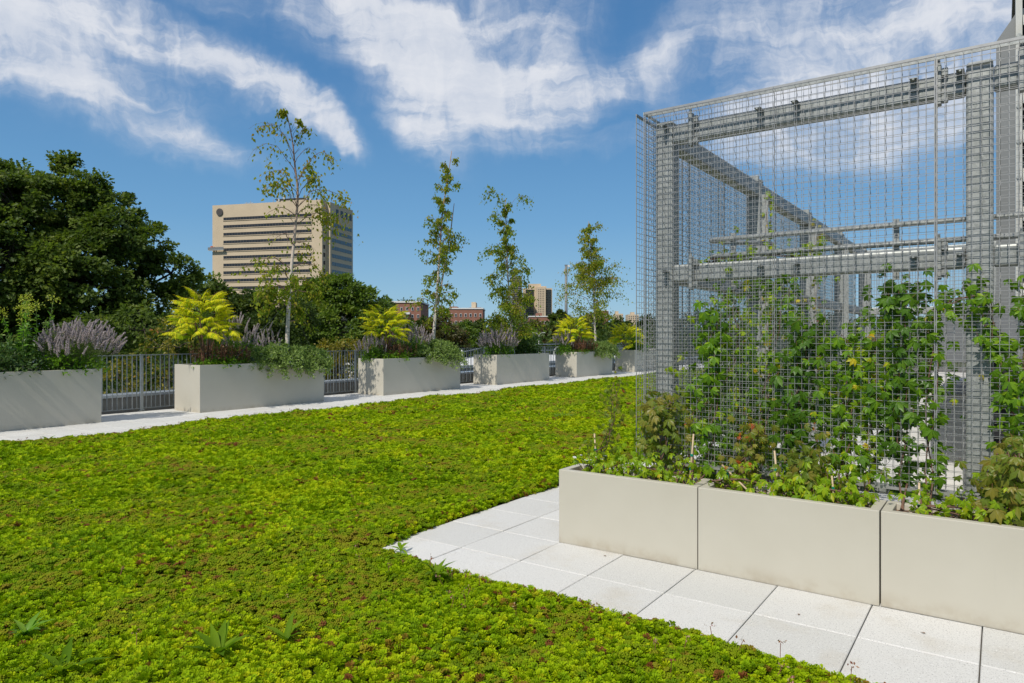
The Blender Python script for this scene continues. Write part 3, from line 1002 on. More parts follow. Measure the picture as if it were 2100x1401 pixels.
MB().add(*box(.114, .165, 7.985, 8.06, 1.832, 5.6)).build('corner_post', M['casing_pale'], cu)
MB().add(*box(.168, 4.5, 8.25, 11.9, 1.832, 5.6)).build('plenum', M['black'], cu)
MB().add(*box(.114, 4.5, 8.06, 11.9, 5.6, 5.75)).build('roof', M['casing'], cu)
MB().add(*box(.125, .40, 8.3, 9.0, 4.9, 7.2)).build('stack', M['darkgrey'], cu)
for k in range(10):
    z = 1.95 + k * .36
    V = [(.17, 7.90, z), (4.5, 7.90, z), (4.5, 8.24, z + .26), (.17, 8.24, z + .26)]
    V2 = [(a_, b_, c_ + .02) for a_, b_, c_ in V]
    MB().add(V + V2, BOXF).build('louvre', M['casing_pale'], cu)
for k in range(8):
    MB().add(*tube([(.14, 7.975, 2.1 + k * .33), (.14, 7.985, 2.1 + k * .33)], .02, 8)).build('bolt', M['galv'], cu)
wl = thing('low_wall', 'sunlit white low wall inside the cage, seen through the leaves', 'wall', (-.6, 9, 0))
MB().add(*box(-.95, -.30, 9.0, 14.5, -.02, .95)).build('wall', M['roofing'], wl)
MB().add(*box(-.97, -.28, 8.98, 14.5, .952, .98)).build('coping', M['pale_concrete'], wl)

# ================================================================== PLANTS IN THE PLANTERS
def polyline_radius(n, r0, r1, p=1.0):
    return r0 + (r1 - r0) * np.linspace(0, 1, n) ** p


def birch(label, base, path, r0, limbs, leafn, leafsize, mats, droop=.25, fork=None, bare=0.0, ties=True, spread=.10):
    """path: trunk points; limbs: (height fraction, reach, direction angle, rise, leafiness)"""
    th = thing('birch_tree', label, 'tree', base, 'young birches in the planters')
    B = np.array(base)
    path = np.array(path, float)
    n = len(path)
    tt = np.linspace(0, 1, 26)
    tp = np.linspace(0, 1, n)
    P = np.stack([np.interp(tt, tp, path[:, k]) for k in range(3)], -1)
    P[1:-1] = (P[:-2] + 2 * P[1:-1] + P[2:]) / 4
    P += np.stack([np.sin(tt * 17 + base[1]) * .012, np.sin(tt * 13 + 2) * .012, 0 * tt], -1) * np.minimum(tt * 8, 1)[:, None]
    rad = polyline_radius(26, r0, r0 * .16, .85)
    MB().add(*tube(P, rad, 8)).build('trunk', M['birch'], th, smooth=True)
    stems = [(P, rad)]
    if fork is not None:
        fp = np.array(fork, float)
        t2 = np.linspace(0, 1, 16)
        Q = np.stack([np.interp(t2, np.linspace(0, 1, len(fp)), fp[:, k]) for k in range(3)], -1)
        MB().add(*tube(Q, polyline_radius(16, r0 * .6, r0 * .15), 6)).build('second_stem', M['birch'], th, smooth=True)
        stems.append((Q, None))
    tw = MB(); lf = MB()
    LP, LY, LS, LT = [], [], [], []

    def twig_leaves(C, count, size, sp, tintb):
        count = int(count * 1.95); size = size * .98
        if count <= 0:
            return
        k = rng.random(count) ** .75
        idx = k * (len(C) - 1)
        i0 = np.minimum(idx.astype(int), len(C) - 2); f = (idx - i0)[:, None]
        q = C[i0] * (1 - f) + C[i0 + 1] * f
        off = rng.normal(size=(count, 3)) * sp * (.35 + .8 * k)[:, None]
        off[:, 2] -= abs(rng.normal(size=count)) * sp * .7
        LP.append(q + off)
        d = rand_dir(count) * .8; d[:, 2] -= 1.0
        LY.append(d); LS.append(size * rng.uniform(.65, 1.2, count)); LT.append(np.clip(tintb + rng.normal(size=count) * .22, 0, 1))

    for (hf, reach, ang, rise, leafy, tb) in limbs:
        S = stems[0][0]
        i = int(hf * (len(S) - 1))
        p0 = S[i]
        d = np.array([math.cos(ang), math.sin(ang), 0])
        p1 = p0 + d * reach * .5 + np.array([0, 0, rise * reach * 1.0])
        p2 = p0 + d * reach + np.array([0, 0, rise * reach * .9 - droop * reach])
        C = bez(p0, p1, p2, 9)
        C[1:] += rng.normal(size=(8, 3)) * .02 * reach
        r_ = max(.004, r0 * .28 * (1 - hf) + .004)
        tw.add(*tube(C, polyline_radius(9, r_, .0025), 4, False))
        nb = max(3, int(reach * 6))
        for q in range(nb):
            a_ = (.3 + .7 * (q + random.random()) / nb)
            c0 = C[min(8, int(a_ * 8))]
            dd = d * random.uniform(-.1, .8) + rand_dir(1)[0] * .8
            ln = reach * random.uniform(.15, .38)
            c2 = c0 + dd * ln + np.array([0, 0, -droop * ln * random.uniform(.5, 2.0)])
            C2 = bez(c0, c0 + dd * ln * .5 + np.array([0, 0, .1 * ln]), c2, 5)
            tw.add(*tube(C2, polyline_radius(5, .004, .0018), 3, False))
            twig_leaves(C2, int(leafn * leafy * random.uniform(.5, 1.5)), leafsize, spread * reach * .5 + .03, tb)
        twig_leaves(C[4:], int(leafn * leafy * 1.2), leafsize, spread * reach * .5 + .03, tb)
    # leader and bare shoots
    for q in range(int(16 + bare * 40)):
        i = int(random.uniform(.35, .92) * 25)
        p0 = P[i]; a_ = random.uniform(0, 6.28); ln = random.uniform(.3, .9) * (1.1 - i / 25 * .6)
        dd = np.array([math.cos(a_) * .55, math.sin(a_) * .55, .75])
        C2 = bez(p0, p0 + dd * ln * .5, p0 + dd * ln + np.array([0, 0, -.05]), 5)
        tw.add(*tube(C2, polyline_radius(5, .005, .0018), 3, False))
    tw.build('branches', M['twig'], th, smooth=True)['kind'] = 'stuff'
    if LP:
        Pl = np.concatenate(LP); Yl = np.concatenate(LY)
        Zl = rand_dir(len(Pl), .3)
        scatter(lf, BLADE_B, Pl, Yl, Zl, np.concatenate(LS), np.concatenate(LT))
        lf.build('foliage', mats, th)['kind'] = 'stuff'
    return th


BLADE_B = (np.array([(0, 0, 0), (.32, .35, .05), (.22, .62, .02), (0, 1, -.1), (-.22, .62, .02), (-.32, .35, .05)]), [np.array([(0, 1, 2, 3), (0, 3, 4, 5)])])
PXC = -14.34
PI = math.pi


def limbs_from(rows):
    """rows: (height fraction, reach, direction: + along the walk away from us / - towards, rise, leafiness, tint)"""
    out = []
    for hf, reach, side, rise, leafy, tb in rows:
        ang = (PI / 2 if side > 0 else -PI / 2) + random.uniform(-.55, .55) + (0 if abs(side) == 1 else (abs(side) - 1))
        out.append((hf, reach, ang, rise, leafy, tb))
    return out


b1rows = [(.145, .6, 1, .3, 1.0, .4), (.19, .7, 2.0, .3, 1.4, .4), (.21, .8, -2.0, .4, 1.4, .4), (.235, .9, -1, .4, 1.5, .4), (.245, .75, 2.1, .35, 1.3, .45), (.16, .75, -1, .35, 1.2, .45), (.17, .9, 1, .2, 1.3, .5), (.20, 1.05, -1, .45, 1.5, .45), (.22, 1.0, 1, .3, 1.6, .5), (.25, 1.2, -1, .55, 1.2, .5), (.26, .8, 1, .3, 1.3, .45), (.24, .7, -1.9, .3, 1.2, .4),
          (.30, 1.2, -1, .5, .8, .55), (.31, 1.1, 1, .4, .9, .55), (.34, .6, 1, .5, .5, .5), (.37, 1.15, -1, .45, .25, .6), (.38, 1.3, 1, .35, .45, .6),
          (.47, 1.5, 1, .55, 1.1, .6), (.49, 1.2, 1, .6, 1.4, .55), (.48, .8, -1, .5, .5, .6), (.53, 1.3, 1, .75, 1.1, .6), (.53, 1.05, -1, .8, .8, .6), (.52, 1.35, -1, .9, 1.0, .6),
          (.57, 1.35, 1, .85, .9, .6), (.58, .8, -1, .8, .5, .6), (.63, 1.15, 1, 1.1, 1.3, .6), (.66, 1.1, 1, 1.2, .9, .6), (.66, 1.0, -1, 1.3, .35, .6), (.72, 1.05, -1, 1.2, .6, .65), (.74, .6, 1, 1.2, .4, .6), (.78, .8, -1, 1.3, .5, .6), (.80, .55, 1, 1.5, .6, .6), (.86, .5, 1, 1.4, .8, .55), (.9, .35, 1, 1.6, .9, .55), (.93, .28, -1, 1.5, .8, .5), (.97, .2, -1, 1.2, .9, .5)]
birch('tallest sparse birch with drooping leaf clusters, in front of the tan office tower', (PXC, 10.72, .95),
      [(PXC, 10.70, .9), (PXC, 10.79, 2.7), (PXC, 10.95, 4.17), (PXC, 11.05, 5.28), (PXC, 10.92, 6.34), (PXC, 10.68, 7.15)], .055, limbs_from(b1rows), 8.5, .095, M['birchleaf'], .55, bare=.4)


def column_rows(n, h0, reach, leafy, tint, bulge=.5, top=.15):
    rows = []
    for i in range(n):
        h = h0 + (1 - h0) * (i + .5) / n * .97
        u = (h - h0) / (1 - h0)
        r_ = reach * (1 - u) ** bulge + top
        rows.append((h, r_ * random.uniform(.7, 1.15), (-1, 1, -2.2, 2.2)[i % 4], random.uniform(.5, 1.1) * (.6 + .8 * u), leafy * random.uniform(.6, 1.3), tint + random.uniform(-.1, .1)))
    return rows


b2 = column_rows(12, .07, .5, .8, .35, .1, .2) + column_rows(46, .22, .62, 1.0, .45, .55, .13) + [(.62, .75, 1, .8, 1.4, .35), (.58, .7, 1, .7, 1.4, .35)]
birch('dense narrow birch with reddish trunk, second from the left', (PXC, 16.1, .95),
      [(PXC, 16.06, .9), (PXC, 16.2, 2.4), (PXC, 16.36, 3.9), (PXC, 16.5, 5.3), (PXC, 16.95, 7.55)], .058, limbs_from(b2), 11, .086, M['birchleaf'], .35,
      fork=[(PXC, 16.3, 2.6), (PXC, 16.62, 3.8), (PXC, 16.95, 5.1), (PXC, 17.1, 5.9)], bare=1.0)
b3 = column_rows(18, .06, .95, 1.0, .3, .1, .3) + column_rows(50, .2, 1.2, .95, .45, .8, .10)
birch('birch with a leaning trunk and bright green lower crown, beside the tan apartment towers', (PXC, 20.4, .95),
      [(PXC, 20.44, .9), (PXC, 20.3, 1.9), (PXC, 20.15, 3.2), (PXC, 20.0, 4.6), (PXC, 19.92, 6.52)], .055, limbs_from(b3), 11.5, .092, M['birchleaf'], .35, bare=.1)
b4 = column_rows(6, .12, 1.0, .6, .6, .2, .4) + column_rows(62, .18, 1.55, 1.0, .5, .85, .12)
birch('farthest birch with a conical leafy crown, right of the steel mast', (PXC, 26.6, .95),
      [(PXC, 26.64, .9), (PXC, 26.45, 3.5), (PXC, 26.3, 4.6), (PXC, 25.98, 6.55)], .055, limbs_from(b4), 11, .09, M['birchleaf'], .3)


# guy straps of the birches
def guy(label, a, b):
    g_ = MB().add(*tube([a, b], .007, 4)).build('guy_strap', M['strap'])
    return tag(g_, label, 'guy strap', 'dark guy straps of the birches')


for (yb, z, ya, yc, nm) in ((10.78, 2.5, 8.9, 12.0, 'tallest'), (16.2, 2.4, 14.3, 17.6, 'dense narrow'), (20.3, 2.3, 18.9, 21.6, 'leaning'), (26.5, 2.4, 24.9, 27.0, 'farthest')):
    guy(f'dark guy strap from the {nm} birch down to the near end of its planter', (PXC, yb, z), (-13.9, ya, 1.0))
    guy(f'dark guy strap from the {nm} birch down to the back rim of its planter', (PXC, yb, z), (-14.8, yc, 1.0))


# ---- golden cut-leaf sumac: fronds of drooping leaflets
def frond_mesh(seed, tk=1.0, pairs=14):
    r_ = random.Random(seed)
    mb = MB()
    C = bez((0, 0, 0), (0, .55, .26), (0, 1.0, -.02), 16)
    mb.add(*tube(C, polyline_radius(16, .009, .003), 3, False), 1, .5)
    P, Y, Z, S, T = [], [], [], [], []
    for k in range(pairs):
        u = .16 + .84 * k / pairs
        c = C[int(u * 15)]
        tl = .27 * math.sin(math.pi * (.22 + .74 * u)) + .04
        for sd in (-1, 1):
            d = np.array([sd * .85, .55, -.55 - .3 * r_.random()])
            P.append(c); Y.append(d); Z.append((0, .2, 1)); S.append(tl * r_.uniform(.85, 1.15)); T.append(tk * r_.uniform(.25, 1) * (.45 + .55 * u))
            for q in (.35, .6):                     # cut side-lobes
                P.append(c + d / np.linalg.norm(d) * tl * q); Y.append(d + np.array([0, .9 * (1 if r_.random() < .5 else -1), -.1])); Z.append((0, .2, 1)); S.append(tl * .42); T.append(tk * r_.uniform(.3, 1) * (.45 + .55 * u))
    P.append(C[-1]); Y.append((0, 1, -.5)); Z.append((0, 0, 1)); S.append(.16); T.append(.9)
    scatter(mb, blade_template(.085, .3, .02), np.array(P), np.array(Y, float), np.array(Z, float), np.array(S), np.array(T))
    return mb.mesh('frond', [M['sumac'], M['redstem']])


fronds = [frond_mesh(k) for k in range(5)]
fronds_low = [frond_mesh(k + 9, .45) for k in range(5)]


def sumac(label, base, crown, rx_, rz_, n, size):
    """base: foot in the planter; crown: centre of the leaf dome; rx_, rz_ its half extents"""
    th = thing('golden_sumac', label, 'shrub', base, 'golden cut-leaf sumacs in the planters')
    B = np.array(base, float); Cc = np.array(crown, float)
    tips = []
    mb = MB()
    for k in range(7):
        a_ = k * .9 + random.random(); q = random.uniform(.15, .55)
        tip = Cc + np.array([math.cos(a_) * rx_ * q, math.sin(a_) * rx_ * q, rz_ * random.uniform(-.35, .45)])
        C = bez(B + np.array([random.uniform(-.05, .05), random.uniform(-.05, .05), 0]), (B * .45 + tip * .55) + np.array([0, 0, -.1]), tip, 8)
        mb.add(*tube(C, polyline_radius(8, .02, .011), 5, False)); tips.append(tip)
    mb.build('stems', M['stem'], th, smooth=True)
    for k in range(n):
        u = (k + .5) / n                      # top of the dome to its skirt
        a_ = k * 2.399
        q = (.10 + .55 * math.sqrt(u)) * random.uniform(.35, 1.1)
        o_ = Cc + np.array([math.cos(a_) * rx_ * q, math.sin(a_) * rx_ * q, rz_ * (.80 - 1.45 * u) + random.uniform(-.10, .10)])
        yaw = a_ - PI / 2 + random.uniform(-1.1, 1.1)
        pitch = R(34) - R(50) * u ** .8 + random.uniform(-.3, .3)
        s_ = size * random.uniform(.72, 1.12)
        mw = Matrix.Translation(o_ - B) @ Matrix.Rotation(yaw, 4, 'Z') @ Matrix.Rotation(pitch, 4, 'X') @ Matrix.Rotation(random.uniform(-.35, .35), 4, 'Y') @ Matrix.Diagonal((s_, s_, s_, 1))
        link_mesh('frond', (fronds_low if u > .6 and q < .3 or random.random() < .06 else fronds)[k % 5], th, mw)
    return th


sumac('largest golden sumac, in front of the big dark oak at the left', (PXC, 8.62, .93), (PXC + .05, 8.52, 1.98), .88, .52, 150, .41)
sumac('golden sumac beside the dense narrow birch, before the brick houses', (PXC, 14.1, .93), (PXC + .05, 14.0, 1.95), .82, .46, 120, .39)
sumac('golden sumac left of the farthest birch, below the steel mast', (PXC, 24.75, .93), (PXC + .05, 24.6, 1.88), 1.0, .44, 110, .45)
sumac('golden sumac half hidden by the corner of the mesh cage', (PXC, 29.9, .93), (PXC, 29.6, 1.62), 1.15, .52, 110, .50)


# ---- anise hyssop: mauve-grey spikes over green leaves
def spike_mesh(seed, n=120):
    r_ = np.random.default_rng(seed)
    mb = MB()
    bend = r_.uniform(-.25, .25)
    C = bez((0, 0, 0), (0, .06, .5), (bend, .2, 1.0), 10)
    mb.add(*tube(C, .012, 4, False), 1, .4)
    mb.add(*tube(C[2:], polyline_radius(8, .055, .018, 1.5), 5), 0, .25)
    k = r_.random(n) * .92 + .05
    P = np.stack([np.interp(k, np.linspace(0, 1, 10), C[:, q]) for q in range(3)], -1)
    d = r_.normal(size=(n, 3)); d /= np.linalg.norm(d, axis=1, keepdims=True); d[:, 2] = abs(d[:, 2]) * .5
    scatter(mb, LEAF4, P, d, r_.normal(size=(n, 3)), (.10 * (1.1 - k * .5)) * r_.uniform(.8, 1.2, n), r_.random(n))
    return mb.mesh('flower_spike', [M['agas'], M['greenstem']])


spikes = [spike_mesh(k) for k in range(4)]


def leafy_mound(mb, c, rad, n, size, tpl=BLADE, up=.4, tint=.5, shell=.55):
    """leaves through a mound's volume, thicker towards its skin"""
    d = rand_dir(n); d[:, 2] = abs(d[:, 2])
    q = (shell + (1 - shell) * rng.random(n)) ** 1.0
    lump = 1 + .22 * np.sin(d[:, 0] * 7 + c[1]) * np.sin(d[:, 1] * 6 + 1) + .15 * np.sin(d[:, 1] * 13 + d[:, 2] * 9)
    P = np.array(c) + d * np.array(rad) * (q * lump)[:, None]
    Y = d * .7 + rand_dir(n) * .8
    scatter(mb, tpl, P, Y, rand_dir(n) * .7 + np.array([0, 0, up + .4]), size * rng.uniform(.6, 1.25, n), tint + rng.normal(size=n) * .25)


def hyssop(label, base, spread, height, n, slen, lean=(0, 0), group='mauve hyssop clumps in the planters'):
    th = thing('hyssop_clump', label, 'flowers', base, group)
    B = np.array(base, float)
    st = MB()
    for k in range(n):
        a_ = k * 2.399; q = math.sqrt((k + .5) / n)
        d = np.array([math.cos(a_) * q * spread[0] + lean[0], math.sin(a_) * q * spread[1] + lean[1], height * (1 - .45 * q * q) * random.uniform(.52, 1.05)])
        tip = B + d
        root = B + np.array([d[0] * .25, d[1] * .25, 0])
        C = bez(root, root + np.array([d[0] * .15, d[1] * .15, d[2] * .75]), tip, 6)
        st.add(*tube(C, .0035, 3, False))
        dirv = Vector(C[-1] - C[-2]).normalized()
        dirv = (Vector((0, 0, 1)) + Vector((d[0], d[1], 0)) * .55 + Vector((random.gauss(0, .14), random.gauss(0, .14), 0))).normalized()
        rot = dirv.to_track_quat('Z', 'Y').to_matrix().to_4x4()
        s_ = slen * random.uniform(.7, 1.15)
        mw = Matrix.Translation(tip - B) @ rot @ Matrix.Rotation(random.uniform(0, 6), 4, 'Z') @ Matrix.Diagonal((s_ * 1.2, s_ * 1.2, s_, 1))
        link_mesh('flower_spike', spikes[k % 4], th, mw)
    st.build('stalks', M['greenstem'], th)['kind'] = 'stuff'
    lv = MB()
    leafy_mound(lv, (base[0] + lean[0] * .4, base[1] + lean[1] * .4, base[2] - .02), (spread[0] * .8, spread[1] * .85, height * .62), int(1300 * spread[1] + 300), .08, BLADE, .3, .45)
    lv.build('foliage', M['greenleaf'], th)['kind'] = 'stuff'
    return th


hyssop('big arching clump of mauve hyssop spikes over the right end of the leftmost planter', (PXC + .1, 5.75, .95), (.5, .66), .86, 190, .26, (.1, .2))
hyssop('thin mauve hyssop spikes leaning behind the largest sumac', (PXC - .15, 9.2, .95), (.45, .75), .98, 46, .28, (0, .25))
hyssop('few mauve hyssop spikes between the largest sumac and the tallest birch', (PXC - .2, 10.15, .95), (.3, .4), .78, 26, .26, (0, .15))
hyssop('mauve hyssop spikes at the near end of the planter with leaf shadows', (PXC - .1, 13.75, .95), (.4, .42), .62, 34, .28, (0, -.1))
hyssop('mauve hyssop clump between its golden sumac and the dense narrow birch', (PXC, 15.1, .95), (.42, .8), 1.0, 60, .30)
hyssop('round mauve hyssop clump filling the near half of the planter without a sumac', (PXC + .1, 19.35, .95), (.5, .88), .84, 150, .30)
hyssop('small mauve hyssop clump at the near end of the farthest birch planter', (PXC - .1, 24.2, .95), (.4, .45), .72, 36, .30, (0, -.1))


# ---- grey-green bluebeard spilling over the rims
def bluebeard(label, c, rad, n):
    th = thing('bluebeard_shrub', label, 'shrub', c, 'grey green bluebeard shrubs spilling over the planters')
    C0 = np.array(c, float); rad = np.array(rad)
    st = MB(); lv = MB(); fl = MB()
    for k in range(n):
        d = rand_dir(1)[0]; d[2] = abs(d[2]) * 1.1 - .12
        over = max(0, d[0]) * random.random()
        tip = C0 + d * rad * random.uniform(.75, 1.12) + np.array([over * .18, 0, -over * .34])
        C = bez(C0 + d * rad * np.array([.25, .5, .1]), C0 + d * rad * .65 + np.array([0, 0, .18]), tip, 7)
        st.add(*tube(C, .003, 3, False))
        m_ = 78
        u = rng.random(m_) ** .7
        P = np.stack([np.interp(u, np.linspace(0, 1, 7), C[:, q]) for q in range(3)], -1) + rng.normal(size=(m_, 3)) * .03
        scatter(lv, LANCE_W, P, rand_dir(m_) + (C[-1] - C[0]) * .8, rand_dir(m_, .8),   .072 * rng.uniform(.6, 1.3, m_), .45 + rng.normal(size=m_) * .25)
        if random.random() < .75:
            m2 = 8
            u = rng.uniform(.6, 1, m2)
            P = np.stack([np.interp(u, np.linspace(0, 1, 7), C[:, q]) for q in range(3)], -1) + rng.normal(size=(m2, 3)) * .02
            scatter(fl, LEAF4, P, rand_dir(m2), rand_dir(m2), .028, rng.random(m2))
    st.build('twigs', M['greenstem'], th)['kind'] = 'stuff'
    lv.build('foliage', M['cary'], th)['kind'] = 'stuff'
    fl.build('florets', M['caryflower'], th)['kind'] = 'stuff'


LANCE_W = (np.array([(0, 0, 0), (.20, .4, .03), (0, 1, -.1), (-.20, .4, .03)]), [np.array([(0, 1, 2, 3)])])
bluebeard('grey green bluebeard spilling over the rim below the tallest birch', (PXC + .25, 10.35, .93), (.50, 1.0, .48), 240)
bluebeard('second grey green bluebeard at the far end of the tallest birch planter', (PXC + .3, 11.2, .93), (.45, .6, .42), 120)
bluebeard('grey green bluebeard spilling over the rim below the dense narrow birch', (PXC + .3, 16.0, .95), (.50, 1.15, .54), 260)
bluebeard('grey green bluebeard over the far end of the farthest birch planter', (PXC + .3, 26.6, .95), (.50, 1.2, .46), 210)


# ---- other plants
def clump(name, label, cat, c, rad, n, size, mat, tpl=BLADE, up=.4, tint=.5, group=None, stems=0, smat='greenstem', shell=.45):
    th = thing(name, label, cat, c, group)
    lv = MB()
    leafy_mound(lv, c, rad, n, size, tpl, up, tint, shell)
    lv.build('foliage', M[mat], th)['kind'] = 'stuff'
    if stems:
        st = MB()
        for k in range(stems):
            d = rand_dir(1)[0]; d[2] = abs(d[2])
            C = bez(np.array(c) + d * np.array(rad) * [.4, .4, 0], np.array(c) + d * np.array(rad) * [.5, .5, .5], np.array(c) + d * np.array(rad) * .95, 5)
            st.add(*tube(C, .004, 3, False))
        st.build('stalks', M[smat], th)['kind'] = 'stuff'
    return th


clump('mint_clump', 'dark grey green leafy clump in the leftmost planter, left of the mauve spikes', 'plant', (PXC + .1, 4.55, .94), (.5, .85, .62), 2600, .085, 'mint', stems=40)
clump('leafy_clump', 'dark green low leaves along the rim of the leftmost planter', 'plant', (PXC + .35, 3.6, .94), (.3, .9, .34), 1300, .09, 'mint', tint=.3)
clump('leafy_clump', 'bright green low leaves below the largest golden sumac', 'plant', (PXC + .28, 8.85, .95), (.25, .62, .20), 800, .085, 'greenleaf', tint=.5)
clump('leafy_clump', 'bright green leaf tuft under the golden sumac beside the dense narrow birch', 'plant', (PXC + .3, 14.3, .95), (.24, .52, .27), 650, .085, 'greenleaf', tint=.6)
clump('leafy_clump', 'green leaves between that sumac tuft and the bluebeard', 'plant', (PXC + .1, 15.0, .95), (.3, .4, .26), 420, .085, 'greenleaf', tint=.3)
clump('leafy_shrub', 'dark leafy green shrub right of the leaning birch', 'shrub', (PXC, 21.2, .95), (.42, .8, .72), 2400, .11, 'mint', tint=.6, stems=20)
clump('leafy_clump', 'low green leaves below the golden sumac under the mast', 'plant', (PXC + .3, 24.8, .95), (.24, .7, .2), 620, .09, 'greenleaf', tint=.4)
clump('leafy_shrub', 'pale green leafy plant before the sumac at the cage corner', 'shrub', (PXC + .2, 30.4, .95), (.4, .8, .6), 1200, .12, 'greenleaf', tint=.4, stems=20)


def dry_heads(label, c, rx_, ry_, h, n):
    th = thing('dry_stalk_clump', label, 'plant', c, 'brown dry stalk clumps in the planters')
    st = MB(); hd = MB()
    for k in range(n):
        b_ = np.array(c) + np.array([random.uniform(-rx_, rx_), random.uniform(-ry_, ry_), 0])
        t_ = b_ + np.array([random.gauss(0, .05), random.gauss(0, .06), h * random.uniform(.6, 1.05)])
        st.add(*tube([b_, (b_ + t_) / 2 + rng.normal(size=3) * .01, t_], .0035, 3, False))
        m_ = 14
        u = rng.uniform(.35, 1, m_)[:, None]
        P = b_ * (1 - u) + t_ * u + rng.normal(size=(m_, 3)) * .012
        scatter(hd, LEAF4, P, rand_dir(m_, .7), rand_dir(m_), .045 * rng.uniform(.6, 1.3, m_), rng.random(m_))
    st.build('stalks', M['redstem'], th)['kind'] = 'stuff'
    hd.build('seed_heads', M['brown'], th)['kind'] = 'stuff'


dry_heads('brown dry stalks under the largest golden sumac', (PXC + .1, 8.95, .93), .35, .62, .52, 110)
dry_heads('brown dry stalks under the sumac beside the dense narrow birch', (PXC + .1, 14.5, .93), .35, .5, .5, 110)
dry_heads('brown dry stalks under the golden sumac below the mast', (PXC + .2, 25.1, .93), .35, .8, .58, 140)

# tall yellow-green weed at the left
th = thing('tall_weed', 'tall bright green weed with yellow flower tops, in the leftmost planter', 'weed', (PXC, 5.15, .95))
st, lv, fl = MB(), MB(), MB()
for k in range(9):
    b_ = np.array([PXC + random.uniform(-.15, .15), 5.15 + random.uniform(-.14, .16), .95])
    t_ = b_ + np.array([random.gauss(0, .06), random.gauss(.02, .10), random.uniform(.95, 1.5)])
    C = bez(b_, (b_ + t_) / 2 + rng.normal(size=3) * .03, t_, 8)
    st.add(*tube(C, polyline_radius(8, .008, .004), 4, False))
    m_ = 46
    u = rng.uniform(.2, .98, m_)
    P = np.stack([np.interp(u, np.linspace(0, 1, 8), C[:, q]) for q in range(3)], -1)
    scatter(lv, blade_template(.13, .3, .03), P, rand_dir(m_, .25), rand_dir(m_, 1), .16 * (1.15 - u * .7) * rng.uniform(.7, 1.2, m_), .5 + rng.normal(size=m_) * .25)
    m_ = 60
    d = rand_dir(m_, .5)
    P = t_ + d * rng.uniform(.02, .13, m_)[:, None]
    scatter(fl, LEAF4, P, d, rand_dir(m_), .035, rng.random(m_))
st.build('stalks', M['greenstem'], th); lv.build('foliage', M['tallgreen'], th)['kind'] = 'stuff'; fl.build('flower_heads', M['greenyellow'], th)['kind'] = 'stuff'
# twin pale green spires at the far left
th = thing('leafy_spire', 'grey green leafy spires at the left edge, in the leftmost planter', 'plant', (PXC, 4.7, .95))
lv, st = MB(), MB()
for k, (y, h) in enumerate(((4.62, 1.0), (4.78, .82), (4.9, .7), (4.5, .75), (5.45, .95), (5.5, .85))):
    b_ = np.array([PXC + .1, y, .95]); t_ = b_ + np.array([0, random.gauss(0, .04), h])
    st.add(*tube([b_, t_], .006, 4, False))
    m_ = 110
    u = rng.uniform(.3, 1, m_)[:, None]
    scatter(lv, LANCE_W, b_ * (1 - u) + t_ * u + rng.normal(size=(m_, 3)) * .022, rand_dir(m_, .4), rand_dir(m_, 1), .065 * rng.uniform(.6, 1.2, m_), .7 + rng.normal(size=m_) * .2)
st.build('stalks', M['greenstem'], th); lv.build('foliage', M['cary'], th)['kind'] = 'stuff'

# ================================================================== CREEPER ON THE MESH
def palmate_mesh(seed, mat):
    """five drooping leaflets on a red stalk"""
    r_ = random.Random(seed)
    mb = MB()
    mb.add(*tube([(0, -.35, .12), (0, -.12, .05), (0, 0, 0)], .012, 3, False), 1, .5)
    P, Y, Z, S = [], [], [], []
    for ang, s_ in ((-78, .66), (-38, .9), (0, 1.0), (40, .9), (80, .64)):
        a_ = R(ang + r_.uniform(-8, 8))
        P.append((0, 0, 0)); Y.append((math.sin(a_), math.cos(a_), -.22 + r_.uniform(-.12, .12))); Z.append((r_.uniform(-.15, .15), 0, 1)); S.append(s_ * r_.uniform(.9, 1.1))
    scatter(mb, OVATE, np.array(P), np.array(Y, float), np.array(Z, float), np.array(S), [r_.uniform(.2, .8) + r_.uniform(-.1, .1) for _ in range(5)])
    return mb.mesh('leaf', [mat, M['redstem']])


PALM = {k: [palmate_mesh(i * 7 + j, M[k]) for i in range(4)] for j, k in enumerate(('vine', 'vinedark', 'vinebronze', 'vinegold'))}
PALM_T = {k: [(np.array([v.co[:] for v in me.vertices]), me) for me in v] for k, v in PALM.items()}


def palm_stuff(mb, P, Y, Z, S, tint):
    """joined palmate leaves: five blades each"""
    n = len(P)
    Y = Y / (np.linalg.norm(Y, axis=1, keepdims=True) + 1e-9)
    X = np.cross(Y, Z); X /= np.linalg.norm(X, axis=1, keepdims=True) + 1e-9
    Zn = np.cross(X, Y)
    for ang, s_ in ((-75, .66), (-37, .9), (0, 1.0), (38, .9), (76, .64)):
        a_ = R(ang)
        scatter(mb, OVATE, P, X * math.sin(a_) + Y * math.cos(a_) - Zn * .22, Zn + rng.normal(size=(n, 3)) * .12, S * s_, tint + rng.normal(size=n) * .08)


